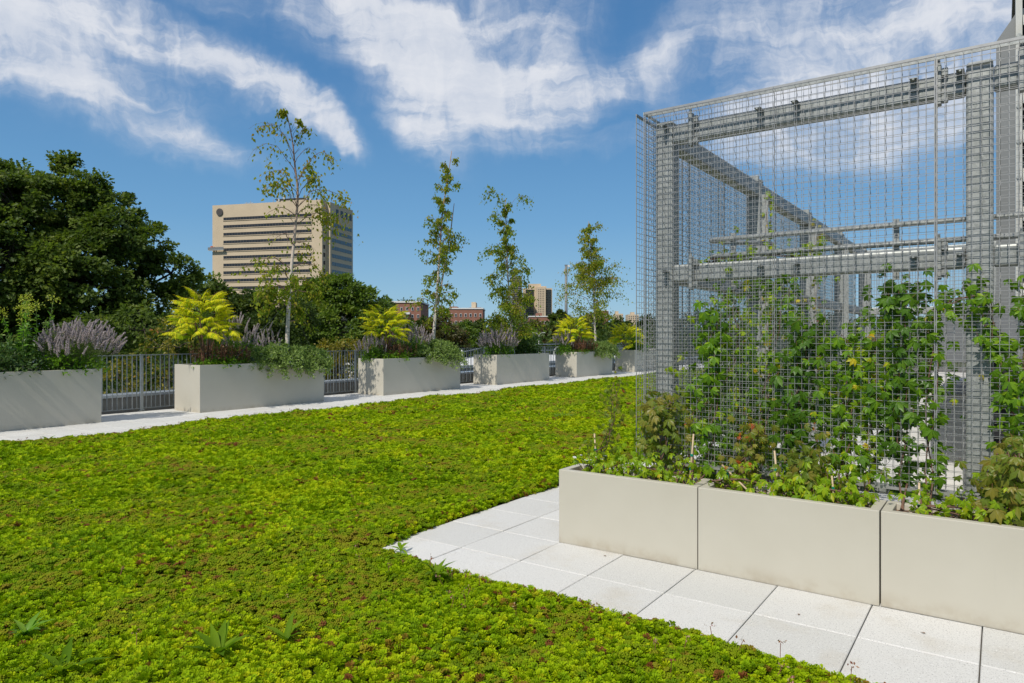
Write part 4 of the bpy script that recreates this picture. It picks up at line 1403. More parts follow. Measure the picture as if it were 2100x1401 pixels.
def vine(label, root, spine, width, n_part, n_stuff, size, kind, depth=(4.985, 5.20), face=(0, -1, .35), tint=.45, axis='x', name='creeper_vine', group=None):
    """spine: list of (position along the mesh, height, half width); leaves hang off it"""
    th = thing(name, label, 'vine', root, group)
    B = np.array(root, float)
    sp_ = np.array(spine, float)
    st = MB()
    def at(u, dep):
        t_ = np.linspace(0, 1, len(sp_))
        q = np.interp(u, t_, sp_[:, 0]); z = np.interp(u, t_, sp_[:, 1])
        return np.array([q, dep, z]) if axis == 'x' else np.array([dep, q, z])
    dm = sum(depth) / 2
    for k in range(3):
        us = np.linspace(0, 1, 22)
        C = [at(u, dm + .03 * math.sin(u * 9 + k * 2)) + np.array([.03 * math.sin(u * 14 + k * 2.1), 0, 0]) * (0 if axis != 'x' else 1) for u in us]
        C[0] = B + np.array([.01 * k, 0, 0])
        st.add(*tube(C, polyline_radius(22, .0055, .002), 5, False))
    st.build('stem', M['stem'], th, smooth=True)
    def cloud(n):
        u = rng.random(n)
        t_ = np.linspace(0, 1, len(sp_))
        q = np.interp(u, t_, sp_[:, 0]); z = np.interp(u, t_, sp_[:, 1]); w_ = np.interp(u, t_, sp_[:, 2])
        q = q + rng.normal(size=n) * w_ * .62; z = z + rng.normal(size=n) * .07
        d = rng.uniform(depth[0], depth[1], n)
        P = np.stack([q, d, z], -1) if axis == 'x' else np.stack([d, q, z], -1)
        Y = rand_dir(n) * .55 + np.array([0, 0, -.85]) + np.array(face) * .25
        Z = np.array(face) + rng.normal(size=(n, 3)) * .38
        return P, Y, Z, size * rng.uniform(.6, 1.25, n)
    size = size * .78
    n_part = int(n_part * 1.25); n_stuff = int(n_stuff * 1.5)
    P, Y, Z, S = cloud(n_part)
    for i in range(n_part):
        y = Vector(Y[i]).normalized(); z = Vector(Z[i]); x = y.cross(z).normalized(); z = x.cross(y)
        m3 = Matrix((x, y, z)).transposed().to_4x4()
        link_mesh('leaf', PALM[kind][i % 4], th, Matrix.Translation(P[i] - B) @ m3 @ Matrix.Diagonal((S[i], S[i], S[i], 1)))
    if n_stuff:
        P, Y, Z, S = cloud(n_stuff)
        mb = MB(); palm_stuff(mb, P, Y, Z, S * .8, tint + rng.normal(size=n_stuff) * .2)
        mb.build('foliage', M[kind], th)['kind'] = 'stuff'
    return th


SZ = RH - .03
RYc = RY + RD * .55
vine('dark leaved creeper column left of the first mesh seam', (-1.80, RYc, SZ), [(-1.80, .55, .05), (-1.76, .9, .12), (-1.74, 1.2, .15), (-1.78, 1.5, .13), (-1.72, 1.78, .10)], .12, 120, 60, .092, 'vine', tint=.35)
vine('thin high creeper strand reaching the middle beam near the cage corner', (-1.62, 5.3, .6), [(-1.6, .6, .04), (-1.62, 1.2, .08), (-1.66, 1.7, .10), (-1.75, 1.93, .16), (-1.45, 2.02, .12), (-1.25, 1.95, .12)], .1, 60, 110, .07, 'vine', depth=(5.1, 5.45), tint=.5)
vine('glossy dark creeper column right of the first mesh seam', (-1.21, RYc, SZ), [(-1.22, .6, .06), (-1.20, .95, .14), (-1.16, 1.25, .16), (-1.12, 1.5, .10), (-1.06, 1.68, .08)], .12, 130, 50, .098, 'vinedark', tint=.4)
vine('bright green creeper mass in the middle of the mesh', (-.86, RYc, SZ), [(-.86, .62, .14), (-.84, .95, .2), (-.84, 1.2, .22), (-.80, 1.4, .26), (-.86, 1.62, .2)], .2, 190, 120, .080, 'vine', tint=.62)
vine('tall creeper column left of the second mesh seam, reaching nearly to the middle beam', (-.50, RYc, SZ), [(-.5, .6, .06), (-.52, 1.0, .12), (-.52, 1.4, .14), (-.53, 1.72, .15), (-.50, 1.95, .14)], .12, 150, 90, .088, 'vinedark', tint=.5)
vine('creeper strand along the seam, crossing right to the thick post', (-.36, RYc, SZ), [(-.36, .6, .05), (-.36, 1.0, .07), (-.35, 1.45, .08), (-.36, 1.75, .06), (-.22, 1.84, .05), (-.08, 1.86, .06), (-.03, 1.55, .05), (.0, 1.3, .05)], .07, 120, 40, .078, 'vine', tint=.5)
vine('creeper at the right edge beyond the thick post', (.08, RYc, SZ), [(.08, .7, .06), (.07, 1.1, .08), (.10, 1.4, .1), (.2, 1.7, .12), (.12, 1.85, .06)], .1, 70, 60, .085, 'vine', tint=.4)
vine('olive and bronze creeper at the foot of the cage corner', (-2.06, RYc, SZ), [(-2.08, .57, .16), (-2.1, .85, .16), (-2.18, 1.02, .12), (-1.98, 1.15, .12)], .16, 90, 60, .085, 'vinebronze', tint=.25, depth=(4.80, 5.10))
vine('big bronze leaves hanging over the trough at the right edge', (.02, RYc, SZ), [(.0, .58, .12), (.02, .78, .12), (.06, .95, .1), (.04, .62, .14)], .16, 90, 40, .09, 'vinebronze', tint=.3, depth=(4.66, 5.0))
vine('bronze drooping creeper low before the middle of the mesh', (-1.05, RYc, SZ), [(-1.12, .56, .12), (-1.08, .72, .12), (-1.0, .84, .1), (-.92, .62, .12)], .14, 60, 30, .085, 'vinebronze', tint=.2, depth=(4.74, 5.02))
vine('yellow orange creeper above the first trough joint', (-1.45, RYc, SZ), [(-1.52, .57, .12), (-1.45, .78, .12), (-1.38, 1.0, .1)], .12, 60, 30, .07, 'vinebronze', tint=.75, depth=(4.78, 5.05))
vine('fine leaved creeper curtain between the cage corner and the first seam', (-1.95, RYc, SZ), [(-1.98, .62, .10), (-1.92, 1.0, .2), (-1.66, 1.3, .26), (-1.55, 1.6, .26), (-1.60, 1.85, .2)], .2, 90, 70, .068, 'vinegold', depth=(5.04, 5.2), tint=.45)
vine('fine leaved creeper curtain around the first mesh seam', (-1.42, RYc, SZ), [(-1.42, .62, .14), (-1.40, 1.0, .2), (-1.36, 1.35, .22), (-1.30, 1.7, .22), (-1.2, 1.95, .16)], .2, 90, 60, .068, 'vine', depth=(5.03, 5.2), tint=.75)
vine('light creeper sprays at mid height between the bright mass and the tall column', (-.7, RYc, SZ), [(-.72, .65, .12), (-.68, 1.1, .18), (-.7, 1.5, .2), (-.66, 1.75, .16)], .2, 80, 80, .064, 'vinegold', depth=(5.03, 5.2), tint=.5)
# low growth along the troughs
for lb, q0, q1, n, kd in (('bright low creeper in the corner trough', -2.68, -1.78, 150, 'vinegold'), ('low yellow green creeper at the left end of the middle trough', -1.66, -1.28, 40, 'vinegold'),
                          ('dense low creeper spilling over the rim of the middle trough', -1.2, -.66, 150, 'vinegold'), ('low creeper in the right edge trough', -.42, .45, 110, 'vinegold')):
    mid = (q0 + q1) / 2
    vine(lb, (mid, RYc, SZ), [(q0, SZ + .05, .08), (mid, SZ + .09, .1), (q1, SZ + .06, .08)], .1, n, n // 2, .066, kd, depth=(4.68, 4.96), face=(0, -.5, 1.0), tint=.5, name='creeper_vine')
# growth on the side of the cage and deeper inside
vine('loose green creeper on the receding side of the cage', (-2.2, 6.6, .05), [(5.3, .5, .3), (6.2, 1.0, .5), (7.2, 1.3, .5), (8.4, 1.1, .6), (9.6, 1.4, .6)], .5, 60, 620, .085, 'vine', depth=(-2.34, -2.1), face=(.8, -.5, .3), axis='y', tint=.5)
vine('high creeper on the side of the cage behind the first strand', (-2.15, 8.0, .05), [(7.0, .4, .3), (7.3, 1.4, .3), (8.4, 1.8, .5), (9.8, 1.9, .5), (11.2, 1.6, .5)], .5, 40, 420, .09, 'vine', depth=(-2.3, -2.05), face=(.8, -.5, .3), axis='y', tint=.45)
vine('shaded creeper mass inside the cage behind the bright one', (-1.2, 6.3, .05), [(-1.9, .4, .3), (-1.6, .9, .35), (-1.2, 1.2, .4), (-.8, 1.3, .35), (-.55, 1.0, .25)], .4, 40, 620, .085, 'vine', depth=(5.6, 6.9), face=(0, -.8, .4), tint=.45)
vine('shaded creeper low inside the cage near the corner', (-1.8, 5.6, .05), [(-2.0, .3, .3), (-1.7, .8, .35), (-1.4, 1.3, .3), (-1.1, 1.0, .3)], .4, 30, 460, .08, 'vinedark', depth=(5.25, 5.8), face=(0, -.8, .4), tint=.5)
vine('slim creeper strand climbing the second side post to the top beam', (-2.02, 7.55, .05), [(7.62, .3, .04), (7.62, 1.6, .05), (7.62, 2.4, .05), (7.62, 3.15, .05)], .05, 60, 40, .07, 'vinegold', depth=(-2.08, -1.98), face=(.3, -.9, .3), axis='y', tint=.7)
vine('slim creeper strand climbing the third side post', (-2.02, 9.95, .05), [(10.02, .3, .04), (10.02, 1.6, .05), (10.02, 3.1, .05)], .05, 40, 30, .07, 'vinebronze', depth=(-2.08, -1.98), face=(.3, -.9, .3), axis='y', tint=.8)
vine('creeper resting on the lower guard pipe beside the corner', (-1.7, 5.5, 2.16), [(-1.95, 2.2, .06), (-1.75, 2.26, .09), (-1.5, 2.24, .09), (-1.2, 2.2, .07), (-1.0, 2.1, .05)], .08, 60, 20, .065, 'vinegold', depth=(5.4, 5.56), tint=.5)
vine('straggling vine and seedlings at the left end of the corner trough', (-2.62, RYc, SZ), [(-2.68, .6, .06), (-2.55, .74, .08), (-2.48, .95, .07), (-2.45, 1.25, .05)], .1, 26, 90, .05, 'vinebronze', depth=(4.75, 5.0), tint=.3)

# white flowers beside them
th = thing('white_flower_sprig', 'small white flowers at the left end of the corner trough', 'flowers', (-2.63, 4.82, SZ))
mb, st = MB(), MB()
for k in range(16):
    t_ = np.array([-2.66 + random.uniform(-.10, .16), 4.80 + random.uniform(-.07, .07), SZ + random.uniform(.05, .14)])
    st.add(*tube([(t_[0] * .5 - 1.31, 4.8, SZ), t_], .0025, 3, False))
    for a_ in range(5):
        an = a_ * 1.257
        scatter(mb, blade_template(.34, .1, .02), t_[None], np.array([[math.cos(an), math.sin(an), .2]]), np.array([[0, -.4, 1.0]]), .016, .5)
st.build('stalks', M['greenstem'], th); mb.build('petals', M['whiteflower'], th)['kind'] = 'stuff'

# canes and green ties
for (x, y, dx, dz, lb) in ((-1.83, 4.80, .03, .40, 'upright bamboo cane with two green ties in the corner trough'), (-1.21, 4.82, -.035, .33, 'leaning grey bamboo cane before the bronze creeper'),
                           (-.87, 4.83, -.02, .20, 'short bamboo cane in the dense middle trough growth'), (-.40, 4.80, .0, .22, 'bamboo cane in the bare soil of the right edge trough'), (.03, 4.85, .0, .28, 'bamboo cane among the big bronze leaves'),
                           (-2.60, 4.85, -.03, .33, 'thin cane with a green tie at the left end of the corner trough')):
    th = thing('bamboo_cane', lb, 'cane', (x, y, SZ - .01))
    a_ = np.array([x, y, SZ - .03]); b_ = a_ + np.array([dx, .01, dz])
    MB().add(*tube([a_, b_], .0065, 6)).build('cane', M['bamboo'], th, smooth=True)
    MB().add(*tube([a_ + [.016, 0, 0], a_ + [.012 + dx * .4, .008, dz * .4], a_ + [dx * .8, .012, dz * .75]], polyline_radius(3, .011, .005), 5)).build('woody_stem', M['stem'], th, smooth=True)
    for f in (.38, .62):
        c_ = a_ * (1 - f) + b_ * f
        MB().add(*tube([c_ - [0, 0, .008], c_ + [0, 0, .008]], .011, 6)).build('tie', M['tie'], th)
th = thing('fallen_cane', 'pale bamboo cane lying slantwise over the first trough joint, green tape beside it', 'cane', (-1.55, 4.86, SZ))
MB().add(*tube([(-1.63, 4.92, .685), (-1.40, 4.76, .560)], .0065, 6)).build('cane', M['bamboo'], th, smooth=True)
MB().add(*box(-1.585, -1.570, 4.878, 4.882, .60, .672)).build('tie', M['tie'], th)


lit = MB().add(BLADE[0] * .032, [BLADE[1][0], BLADE[1][1]]).mesh('fallen_leaf', M['mulchchip'])
for lb, x, y in (('brown fallen leaf on the paving before the right edge trough', -.33, 4.33), ('brown fallen leaf on the paving by the corner trough', -2.35, 4.52), ('dry leaf on the paving below the second joint', -.95, 4.2),
                 ('dry leaf on the walkway before the second long planter', -13.2, 8.6), ('dry leaf on the walkway before the leftmost planter', -13.4, 5.3), ('dry leaf on the walkway before the third long planter', -13.3, 15.2)):
    o = link_mesh('fallen_leaf', lit, None, Matrix.Translation((x, y, .006)) @ Matrix.Rotation(random.uniform(0, 6), 4, 'Z'))
    tag(o, lb, 'leaf', 'fallen leaves on the paving')


# ================================================================== WEEDS IN THE SEDUM
def weed(label, x, y, n, size, spreadz=.8, name='weed', narrow=False, mat='weed'):
    th = thing(name, label, 'weed', (x, y, 0.03))
    tpl = (blade_template(.115, .40, .06) if not narrow else blade_template(.05, .35, .01))
    for k in range(n):
        a_ = k * 2.399 + random.uniform(-.3, .3)
        up = spreadz * random.uniform(.5, 1.4)
        mb = MB()
        scatter(mb, tpl, np.zeros((1, 3)), np.array([[math.cos(a_), math.sin(a_), up]]), np.array([[-math.cos(a_) * .6, -math.sin(a_) * .6, 1]]), size * .8 * random.uniform(.6, 1.15), random.random())
        mb.build('leaf', M[mat], th, local=True, smooth=True)
    return th


for lb, x, y, n, s_, up in (
        ('largest broad leaved weed in the sedum, low at the bottom left', -3.12, 1.93, 15, .25, 1.5), ('upright pale weed with spoon leaves, right of the largest weed', -3.0, 2.24, 6, .20, 2.2),
        ('toothed dandelion like weed at the sedum edge beside the white path', -3.02, 3.42, 8, .20, 1.7), ('flat weed rosette in the sedum below the white path edge', -2.19, 2.74, 8, .16, .9),
        ('dark flat weed at the corner of the white path', -3.62, 3.70, 7, .15, .5), ('weed leaf pair at the bottom left corner of the sedum', -3.55, 1.42, 6, .22, 1.2),
        ('pale weed rosette far left in the middle of the sedum', -7.52, 2.91, 9, .20, .8), ('grey green weed with jagged leaves, left of centre in the sedum', -3.53, 2.5, 6, .11, .8),
        ('dark weed tuft at the sedum edge near the leftmost planter', -11.72, 4.5, 9, .17, 1.2), ('low weed near the walkway, before the first railing gap', -9.8, 5.7, 8, .16, 1.2)):
    weed(lb, x, y, n, s_, up)
weed('narrow leaved pale green weed at the left edge of the sedum', -4.19, 1.5, 15, .17, 1.3, narrow=False, mat='tallgreen')
for lb, x, y, n, s_ in (('fine grass tuft in the middle distance of the sedum', -6.76, 11.26, 60, .30), ('small grass tuft near the far walkway', -9.6, 16.5, 40, .24), ('dark small tuft under the second birch along the sedum edge', -10.9, 14.6, 34, .22), ('low grass tuft below the far planters', -8.4, 15.4, 34, .22)):
    weed(lb, x, y, n, s_, 1.1, name='grass_tuft', narrow=True, mat='greenleaf')


# dry and pink sedum flower stalks standing out of the mat
n = 900
sx = rng.uniform(-11.9, 2.5, n); sy = rng.uniform(1.2, 26, n) ** 1.0
sy[:330] = rng.uniform(3, 26, 330); sx[:330] = -11.86 + rng.random(330) ** 2 * .5
sy[330:370] = 3.5 - rng.random(40) ** 2 * .5; sx[330:370] = rng.uniform(-4, .5, 40)
sy[370:640] = rng.uniform(6, 26, 270)
ok = in_bed(sx, sy) > .0
sx, sy = sx[ok], sy[ok]
A = np.stack([sx, sy, bed_h(sx, sy) - .01], -1)
hgt = rng.uniform(.03, .085, len(sx))
B = A + np.stack([rng.normal(size=len(sx)) * .015, rng.normal(size=len(sx)) * .015, hgt], -1)
mb = MB()
V, F = straight_wires(A, B, .0016)
mb.add(V, F, 0, .5)
for q in range(7):
    P = B + rng.normal(size=B.shape) * np.array([.011, .011, .005])
    scatter(mb, LEAF4, P, rand_dir(len(P), .4), rand_dir(len(P), 1), .016 * rng.uniform(.6, 1.3, len(P)), rng.random(len(P)), 1)
M['drystalk'] = leaf_mat('dry_flower_head', [(0, (.16, .05, .03)), (.5, (.24, .12, .06)), (.85, (.36, .26, .14)), (1, (.50, .22, .24))], .15, .8, .05)
sk = mb.build('sedum_flower_stalks', [M['redstem'], M['drystalk']])
tag(sk, 'thin dry reddish flower stalks standing out of the sedum, thickest along its edges', 'flower stalks', kind='stuff')


# ================================================================== TREES BEYOND THE RAILING
OAKT = oak_template()


def tree(name, label, loc, lobes, nclump, per, cr, lsize, mat, trunk=None, tpl=LEAF4, flat=.6, up=.5, seedz=0, group=None, limb=True, dens=1.0):
    """crown = clumps of leaves on the skins of overlapping lobes (x right, y away, z up, r)"""
    th = thing(name, label, 'tree', loc, group, rz=HEAD)
    lob = np.array(lobes, float)
    w_ = lob[:, 3] ** 2; w_ /= w_.sum()
    pick_ = rng.choice(len(lob), nclump, p=w_)
    d = rand_dir(nclump, .12)
    d[:, 1] -= .25; d /= np.linalg.norm(d, axis=1, keepdims=True)
    rr = lob[pick_, 3] * rng.uniform(.55, 1.0, nclump) ** .6
    Cc = lob[pick_, :3] + d * rr[:, None] * np.array([1, 1, .85])
    mb = MB()
    n = nclump * per
    ci = np.repeat(np.arange(nclump), per)
    v = rng.normal(size=(n, 3)); v /= np.linalg.norm(v, axis=1, keepdims=True)
    v *= (rng.random(n) ** .5)[:, None]
    size = cr * rng.uniform(.6, 1.35, nclump)
    P = Cc[ci] + v * size[ci][:, None] * np.array([1, 1, flat])
    Y = v * .8 + d[ci] * .5 + rand_dir(n) * .7; Y[:, 2] -= .15
    Z = rand_dir(n) * .6 + d[ci] * .5 + np.array([0, 0, up])
    ctint = rng.normal(size=nclump) * .16
    scatter(mb, tpl, P, Y, Z, lsize * rng.uniform(.6, 1.3, n), .45 + ctint[ci] + rng.normal(size=n) * .16)
    mb.build('crown', M[mat], th, local=True)['kind'] = 'stuff'
    tz = GZ - loc[2]
    tk = MB()
    r0 = trunk if trunk else .25
    top = np.array([0, 0, lob[:, 2].mean()])
    tp = bez((0, 0, tz), (r0, 0, (tz + top[2]) / 2), top, 10)
    tk.add(*tube(tp, polyline_radius(10, r0, r0 * .45), 8))
    if limb:
        for q in range(len(lob)):
            a_ = tp[6 + q % 3]
            e_ = lob[q, :3]
            tk.add(*tube(bez(a_, (a_ + e_) / 2 + np.array([0, 0, -.2 * lob[q, 3]]), e_, 7), polyline_radius(7, r0 * .4, r0 * .09), 5, False))
        for q in range(0, nclump, 2):
            e_ = Cc[q]; c0 = lob[pick_[q], :3]
            tk.add(*tube(bez(c0, (c0 + e_) / 2 + rng.normal(size=3) * .1, e_, 4), polyline_radius(4, r0 * .10 + .006, .007), 3, False))
    tk.build('trunk', M['bark'], th, local=True)
    return th


def px_lobes(rows, u, cx_, cy_):
    """lobes given on a tracing grid: u metres per unit"""
    return [((x - cx_) * u, dy, (cy_ - y) * u, r * u) for x, y, r, dy in rows]


def cam_pt(px, py, d):
    r_ = (px - 1050) / 1420 * d
    return (-SA * d + CA * r_, CA * d + SA * r_, EYE - (py - 692) / 1420 * d)


oakl = px_lobes([(-40, 420, 110, 0), (40, 395, 70, 0), (70, 450, 110, -1), (150, 430, 80, 0), (215, 455, 75, .5), (245, 510, 78, -.5), (300, 500, 46, 0), (325, 560, 60, 1), (90, 560, 130, -2), (200, 590, 110, -1.5), (285, 630, 70, 0), (-80, 540, 150, 0), (150, 690, 100, -1),
                 (30, 660, 120, -2), (260, 690, 80, -1), (-40, 720, 110, -1), (120, 345, 28, .5), (190, 385, 28, .3), (330, 690, 55, 1)], .0225, 100, 560)
tree('oak_tree', 'big dark oak behind the railing at the left, taller than the planters', (-35.4, 13.6, 4.6), oakl, 1000, 130, .50, .19, 'oak', .45, OAKT, .5, .6)
tree('young_oak', 'small dark tree top between the big oak and the tan office tower', cam_pt(424, 590, 46), px_lobes([(424, 585, 26, 0), (400, 620, 42, 0), (445, 630, 40, 1), (420, 680, 60, 0)], .0324, 424, 590), 90, 90, .5, .26, 'oak', .2, OAKT)
tree('dark_tree', 'dense dark round tree below the office tower, behind the largest sumac', cam_pt(530, 660, 30), px_lobes([(500, 650, 45, 0), (545, 635, 42, 0), (590, 650, 45, 1), (480, 690, 50, 0), (560, 700, 70, -.5), (450, 670, 45, .5), (520, 612, 16, 0)], .0211, 530, 660), 260, 90, .32, .15, 'darkleaf', .2, BLADE_B, .7)
tree('bright_tree', 'bright green tree right of the office tower, behind the tallest birch', cam_pt(690, 660, 42), px_lobes([(655, 610, 40, 0), (700, 605, 46, 0), (740, 625, 40, .5), (775, 630, 26, 1), (640, 660, 55, 0), (700, 680, 70, -.8), (765, 670, 42, 0), (610, 640, 36, .5), (690, 585, 24, 0)], .0296, 690, 660), 330, 90, .42, .20, 'midleaf', .25, BLADE_B, .65)
tree('roofside_tree', 'small rounded tree rising behind the left brick house', cam_pt(832, 626, 175), px_lobes([(832, 622, 9, 0), (820, 628, 10, 1), (845, 628, 10, 0), (832, 650, 22, 0)], .123, 832, 626), 50, 50, .8, .5, 'darkleaf', .3, LEAF4, .7, limb=False)
rowsT = [('green_tree', 'mid green tree below the left brick house', 815, 648, 54, 62, 'midleaf'), ('bronze_tree', 'bronze tinged tree behind the dense narrow birch', 905, 640, 52, 52, 'redleaf'), ('dark_tree', 'dark tree below the right brick house', 985, 654, 48, 70, 'darkleaf'),
         ('green_tree', 'green tree behind the leaning birch and below the grey tower', 1050, 645, 48, 85, 'midleaf'), ('olive_tree', 'olive tree below the tan apartment tower', 1105, 655, 42, 95, 'redleaf'), ('dark_tree', 'dark tree left of the steel mast foot', 1148, 640, 26, 130, 'darkleaf'),
         ('green_tree', 'wide dark tree behind the farthest birch', 1215, 640, 46, 140, 'darkleaf'), ('green_tree', 'dark tree below the pale far towers beside the cage', 1270, 655, 40, 150, 'darkleaf'), ('green_tree', 'far dark tree seen through the cage corner', 1330, 648, 44, 150, 'darkleaf'),
         ('dark_tree', 'dark tree seen through the mesh left of the second side post', 1420, 640, 60, 110, 'darkleaf'), ('green_tree', 'green tree seen through the mesh behind the side posts', 1540, 648, 70, 110, 'midleaf'), ('dark_tree', 'dark tree far behind the cage centre', 1680, 640, 80, 130, 'darkleaf'), ('dark_tree', 'dark tree far behind the right of the cage', 1850, 645, 90, 130, 'darkleaf'),
         ('olive_tree', 'olive tree between the bright tree and the left brick house', 770, 668, 40, 56, 'redleaf'), ('dark_tree', 'low dark tree between the two brick houses', 870, 650, 38, 90, 'darkleaf'), ('green_tree', 'low green tree right of the dense narrow birch', 945, 656, 44, 64, 'midleaf')]
for nm, lb, px, top, hw, d, mt in rowsT:
    u = d / 1420
    rows = [(px, top + hw * .62, hw * .62, 0), (px - hw * .45, top + hw * .8, hw * .52, .5), (px + hw * .45, top + hw * .85, hw * .52, -.5), (px, top + hw * 1.5, hw * .9, -1), (px - hw * .6, top + hw * 1.5, hw * .6, 0), (px + hw * .62, top + hw * 1.5, hw * .6, 0), (px + hw * .12, top + hw * .25, hw * .26, 0)]
    tree(nm, lb, cam_pt(px, top + hw, d), px_lobes(rows, u, px, top + hw), 150, 60, hw * u * .17, max(.2, d * .0042), mt, .25, LEAF4, .7, limb=d < 70)

# yellowing shrubs right behind the railing
def shrub(name, label, loc, lobes, nclump, per, cr, ls, mat, group=None):
    th = tree(name, label, loc, lobes, nclump, per, cr, ls, mat, .05, BLADE_B, .8, .4, group=group)
    th['category'] = 'shrub'
    return th


shrub('yellowing_shrub', 'loose yellowing shrub behind the railing left of the largest sumac', cam_pt(345, 720, 18.2), [(0, 0, .55, .35), (-.3, .2, .1, .4), (.3, 0, .1, .4), (-.9, .1, -.25, .4), (-1.3, 0, -.7, .5), (-.5, 0, -.8, .5), (.2, 0, -.8, .5), (-1.6, .3, -1.4, .6), (0, .2, -1.5, .7), (-.9, 0, -1.5, .6)], 85, 24, .17, .085, 'yellowleaf')
shrub('yellowing_shrub', 'yellow and red hedge behind the railing before the planter with leaf shadows', cam_pt(705, 770, 23), [(-.6, 0, .7, .5), (0, 0, .85, .5), (.6, .2, .7, .5), (-.9, 0, 0, .6), (0, -.2, 0, .7), (.9, 0, 0, .6), (-.5, 0, -.8, .7), (.5, 0, -.8, .7)], 200, 40, .2, .085, 'yellowleaf')
shrub('low_shrub', 'dark undergrowth behind the railing at the left edge', cam_pt(60, 790, 19), [(-1.5, 0, 0, .9), (0, .2, .3, .9), (1.5, .4, .2, .8), (-.5, 0, -1, 1), (1, 0, -1, 1)], 160, 40, .28, .12, 'oak')
shrub('low_shrub', 'dark undergrowth under the oak behind the first railing gap', cam_pt(300, 760, 24), [(-2.2, .5, 1.2, 1.0), (-.6, 1, 1.4, 1.1), (1.0, .8, 1.2, 1.0), (-1.5, 0, 0, 1.1), (.5, .5, 0, 1.2), (2.0, 1, .2, 1)], 220, 40, .32, .14, 'oak')
shrub('low_shrub', 'leafy undergrowth behind the far planters and railing', cam_pt(880, 760, 30), [(-2.4, 0, .4, .9), (-.8, .4, .7, .9), (-1.6, .3, -.4, 1.0)], 120, 40, .3, .13, 'midleaf')

# the wooded slope behind, one mass
mb = MB()
n = 46000
px_ = rng.uniform(-150, 2150, n); dd_ = rng.uniform(55, 190, n)
lump = np.sin(px_ * .031 + dd_ * .11) * 10 + np.sin(px_ * .083 + dd_ * .05) * 6
py_ = 668 + lump * .6 + rng.random(n) ** .7 * 75
py_ = np.where(px_ > 1000, py_ - 4, py_)
r_ = (px_ - 1050) / 1420 * dd_
P = np.stack([-SA * dd_ + CA * r_, CA * dd_ + SA * r_, EYE - (py_ - 692) / 1420 * dd_], -1)
scatter(mb, LEAF4, P, rand_dir(n), rand_dir(n, .6), dd_ * .0065 * rng.uniform(.6, 1.3, n), .4 + np.sin(px_ * .05 + dd_ * .2) * .15 + rng.normal(size=n) * .15)
wd = mb.build('woodland', M['darkleaf'])
tag(wd, 'dark green wooded slope filling the skyline behind the planters', 'woodland', kind='stuff')


# ================================================================== BUILDINGS
M['tanwall'] = flat_mat('tan_brick', (0.56, 0.45, 0.31), 0.85, 0, var=.07, scale=.12)
M['glassdark'] = flat_mat('dark_window', (0.03, 0.032, 0.036), 0.25, 0, var=.2, scale=.3, spec=.3)
M['glassblue'] = flat_mat('blue_window', (0.06, 0.085, 0.11), 0.1, 0, var=.2, scale=.3, spec=.8)
M['mullion'] = flat_mat('dark_mullion', (0.09, 0.085, 0.08), .5, 0)
M['redbrick'] = flat_mat('red_brick', (0.27, 0.125, 0.085), 0.9, 0, var=.12, scale=.6)
M['cream'] = flat_mat('cream_wall', (0.58, 0.46, 0.32), 0.85, 0, var=.05, scale=.1)
M['greytower'] = flat_mat('grey_tower', (0.20, 0.19, 0.19), 0.85, 0, var=.05, scale=.1)
M['whitetrim'] = flat_mat('white_trim', (0.7, 0.69, 0.66), 0.7, 0, var=.05)
M['stain'] = flat_mat('roof_tar', (0.08, 0.07, 0.065), 0.9, 0)
M['orange'] = flat_mat('orange_vest', (0.6, 0.13, 0.03), 0.7, 0)


def local_building(name, label, corner, end, cat='building'):
    """frame at the left front corner, x along the facade"""
    dx, dy = end[0] - corner[0], end[1] - corner[1]
    return thing(name, label, cat, (corner[0], corner[1], GZ), rz=math.atan2(dy, dx)), math.hypot(dx, dy)


def lb_(name, mats, th, *boxes, parent=None, kind=None):
    mb = MB()
    for b in boxes:
        mb.add(*box(*b))
    o = mb.build(name, M[mats], parent or th, local=True)
    if kind:
        o['kind'] = kind
    return o


Z0 = GZ
tw_, TL = local_building('office_tower', 'tan slab office tower with dark window bands and a round vent, behind the tallest birch', (-272.5, 166.3), (-223.0, 185.35))
HT = 66.4
fw = TL - 1.6
lb_('front_block', 'tanwall', tw_, (0, fw, 0, 20, 0, HT))
lb_('side_block', 'tanwall', tw_, (8, TL, 3.6, 23.5, 0, HT - .3))
lb_('roof', 'stain', tw_, (.6, fw - .6, .6, 19.4, HT, HT + .05))
for i in range(12):
    z = 60.4 - 3.235 * i
    b = lb_('window_band', 'glassdark', tw_, (5.4, 46.6, -.06, -.02, z - .62, z + .62))
    lb_('band_frame', 'mullion', tw_, *[(5.4 + k * 1.37, 5.4 + k * 1.37 + .16, -.10, -.062, z - .62, z + .62) for k in range(31)], parent=b, kind='stuff')
    lb_('sill', 'tanwall', tw_, (5.2, 46.8, -.25, 0, z - .85, z - .62), parent=b)
    if i:
        b = lb_('window_band', 'glassblue', tw_, (TL + .02, TL + .06, 5.0, 22.4, z - .75, z + .75))
        lb_('band_frame', 'mullion', tw_, *[(TL + .062, TL + .10, 5.0 + k * 1.45, 5.16 + k * 1.45, z - .75, z + .75) for k in range(12)], parent=b, kind='stuff')
        lb_('notch_window', 'glassdark', tw_, (fw + .02, fw + .05, .9, 2.4, z - .8, z + .8))
for k in range(4):
    lb_('window', 'glassdark', tw_, (TL + .02, TL + .06, 8.4 + k * 3.9, 10.6 + k * 3.9, 61.2, 64.0))
V, F = tube([(3.7, -.45, 63.4), (3.7, 0, 63.4)], 1.55, 20)
MB().add(V, F).build('vent', M['mullion'], tw_, local=True)
V, F = tube([(3.7, -.52, 63.4), (3.7, -.455, 63.4)], 1.15, 20)
MB().add(V, F).build('vent_disc', M['stain'], tw_, local=True)
pen = lb_('penthouse', 'tanwall', tw_, (26, 40, 7, 16, HT, HT + 2.4))
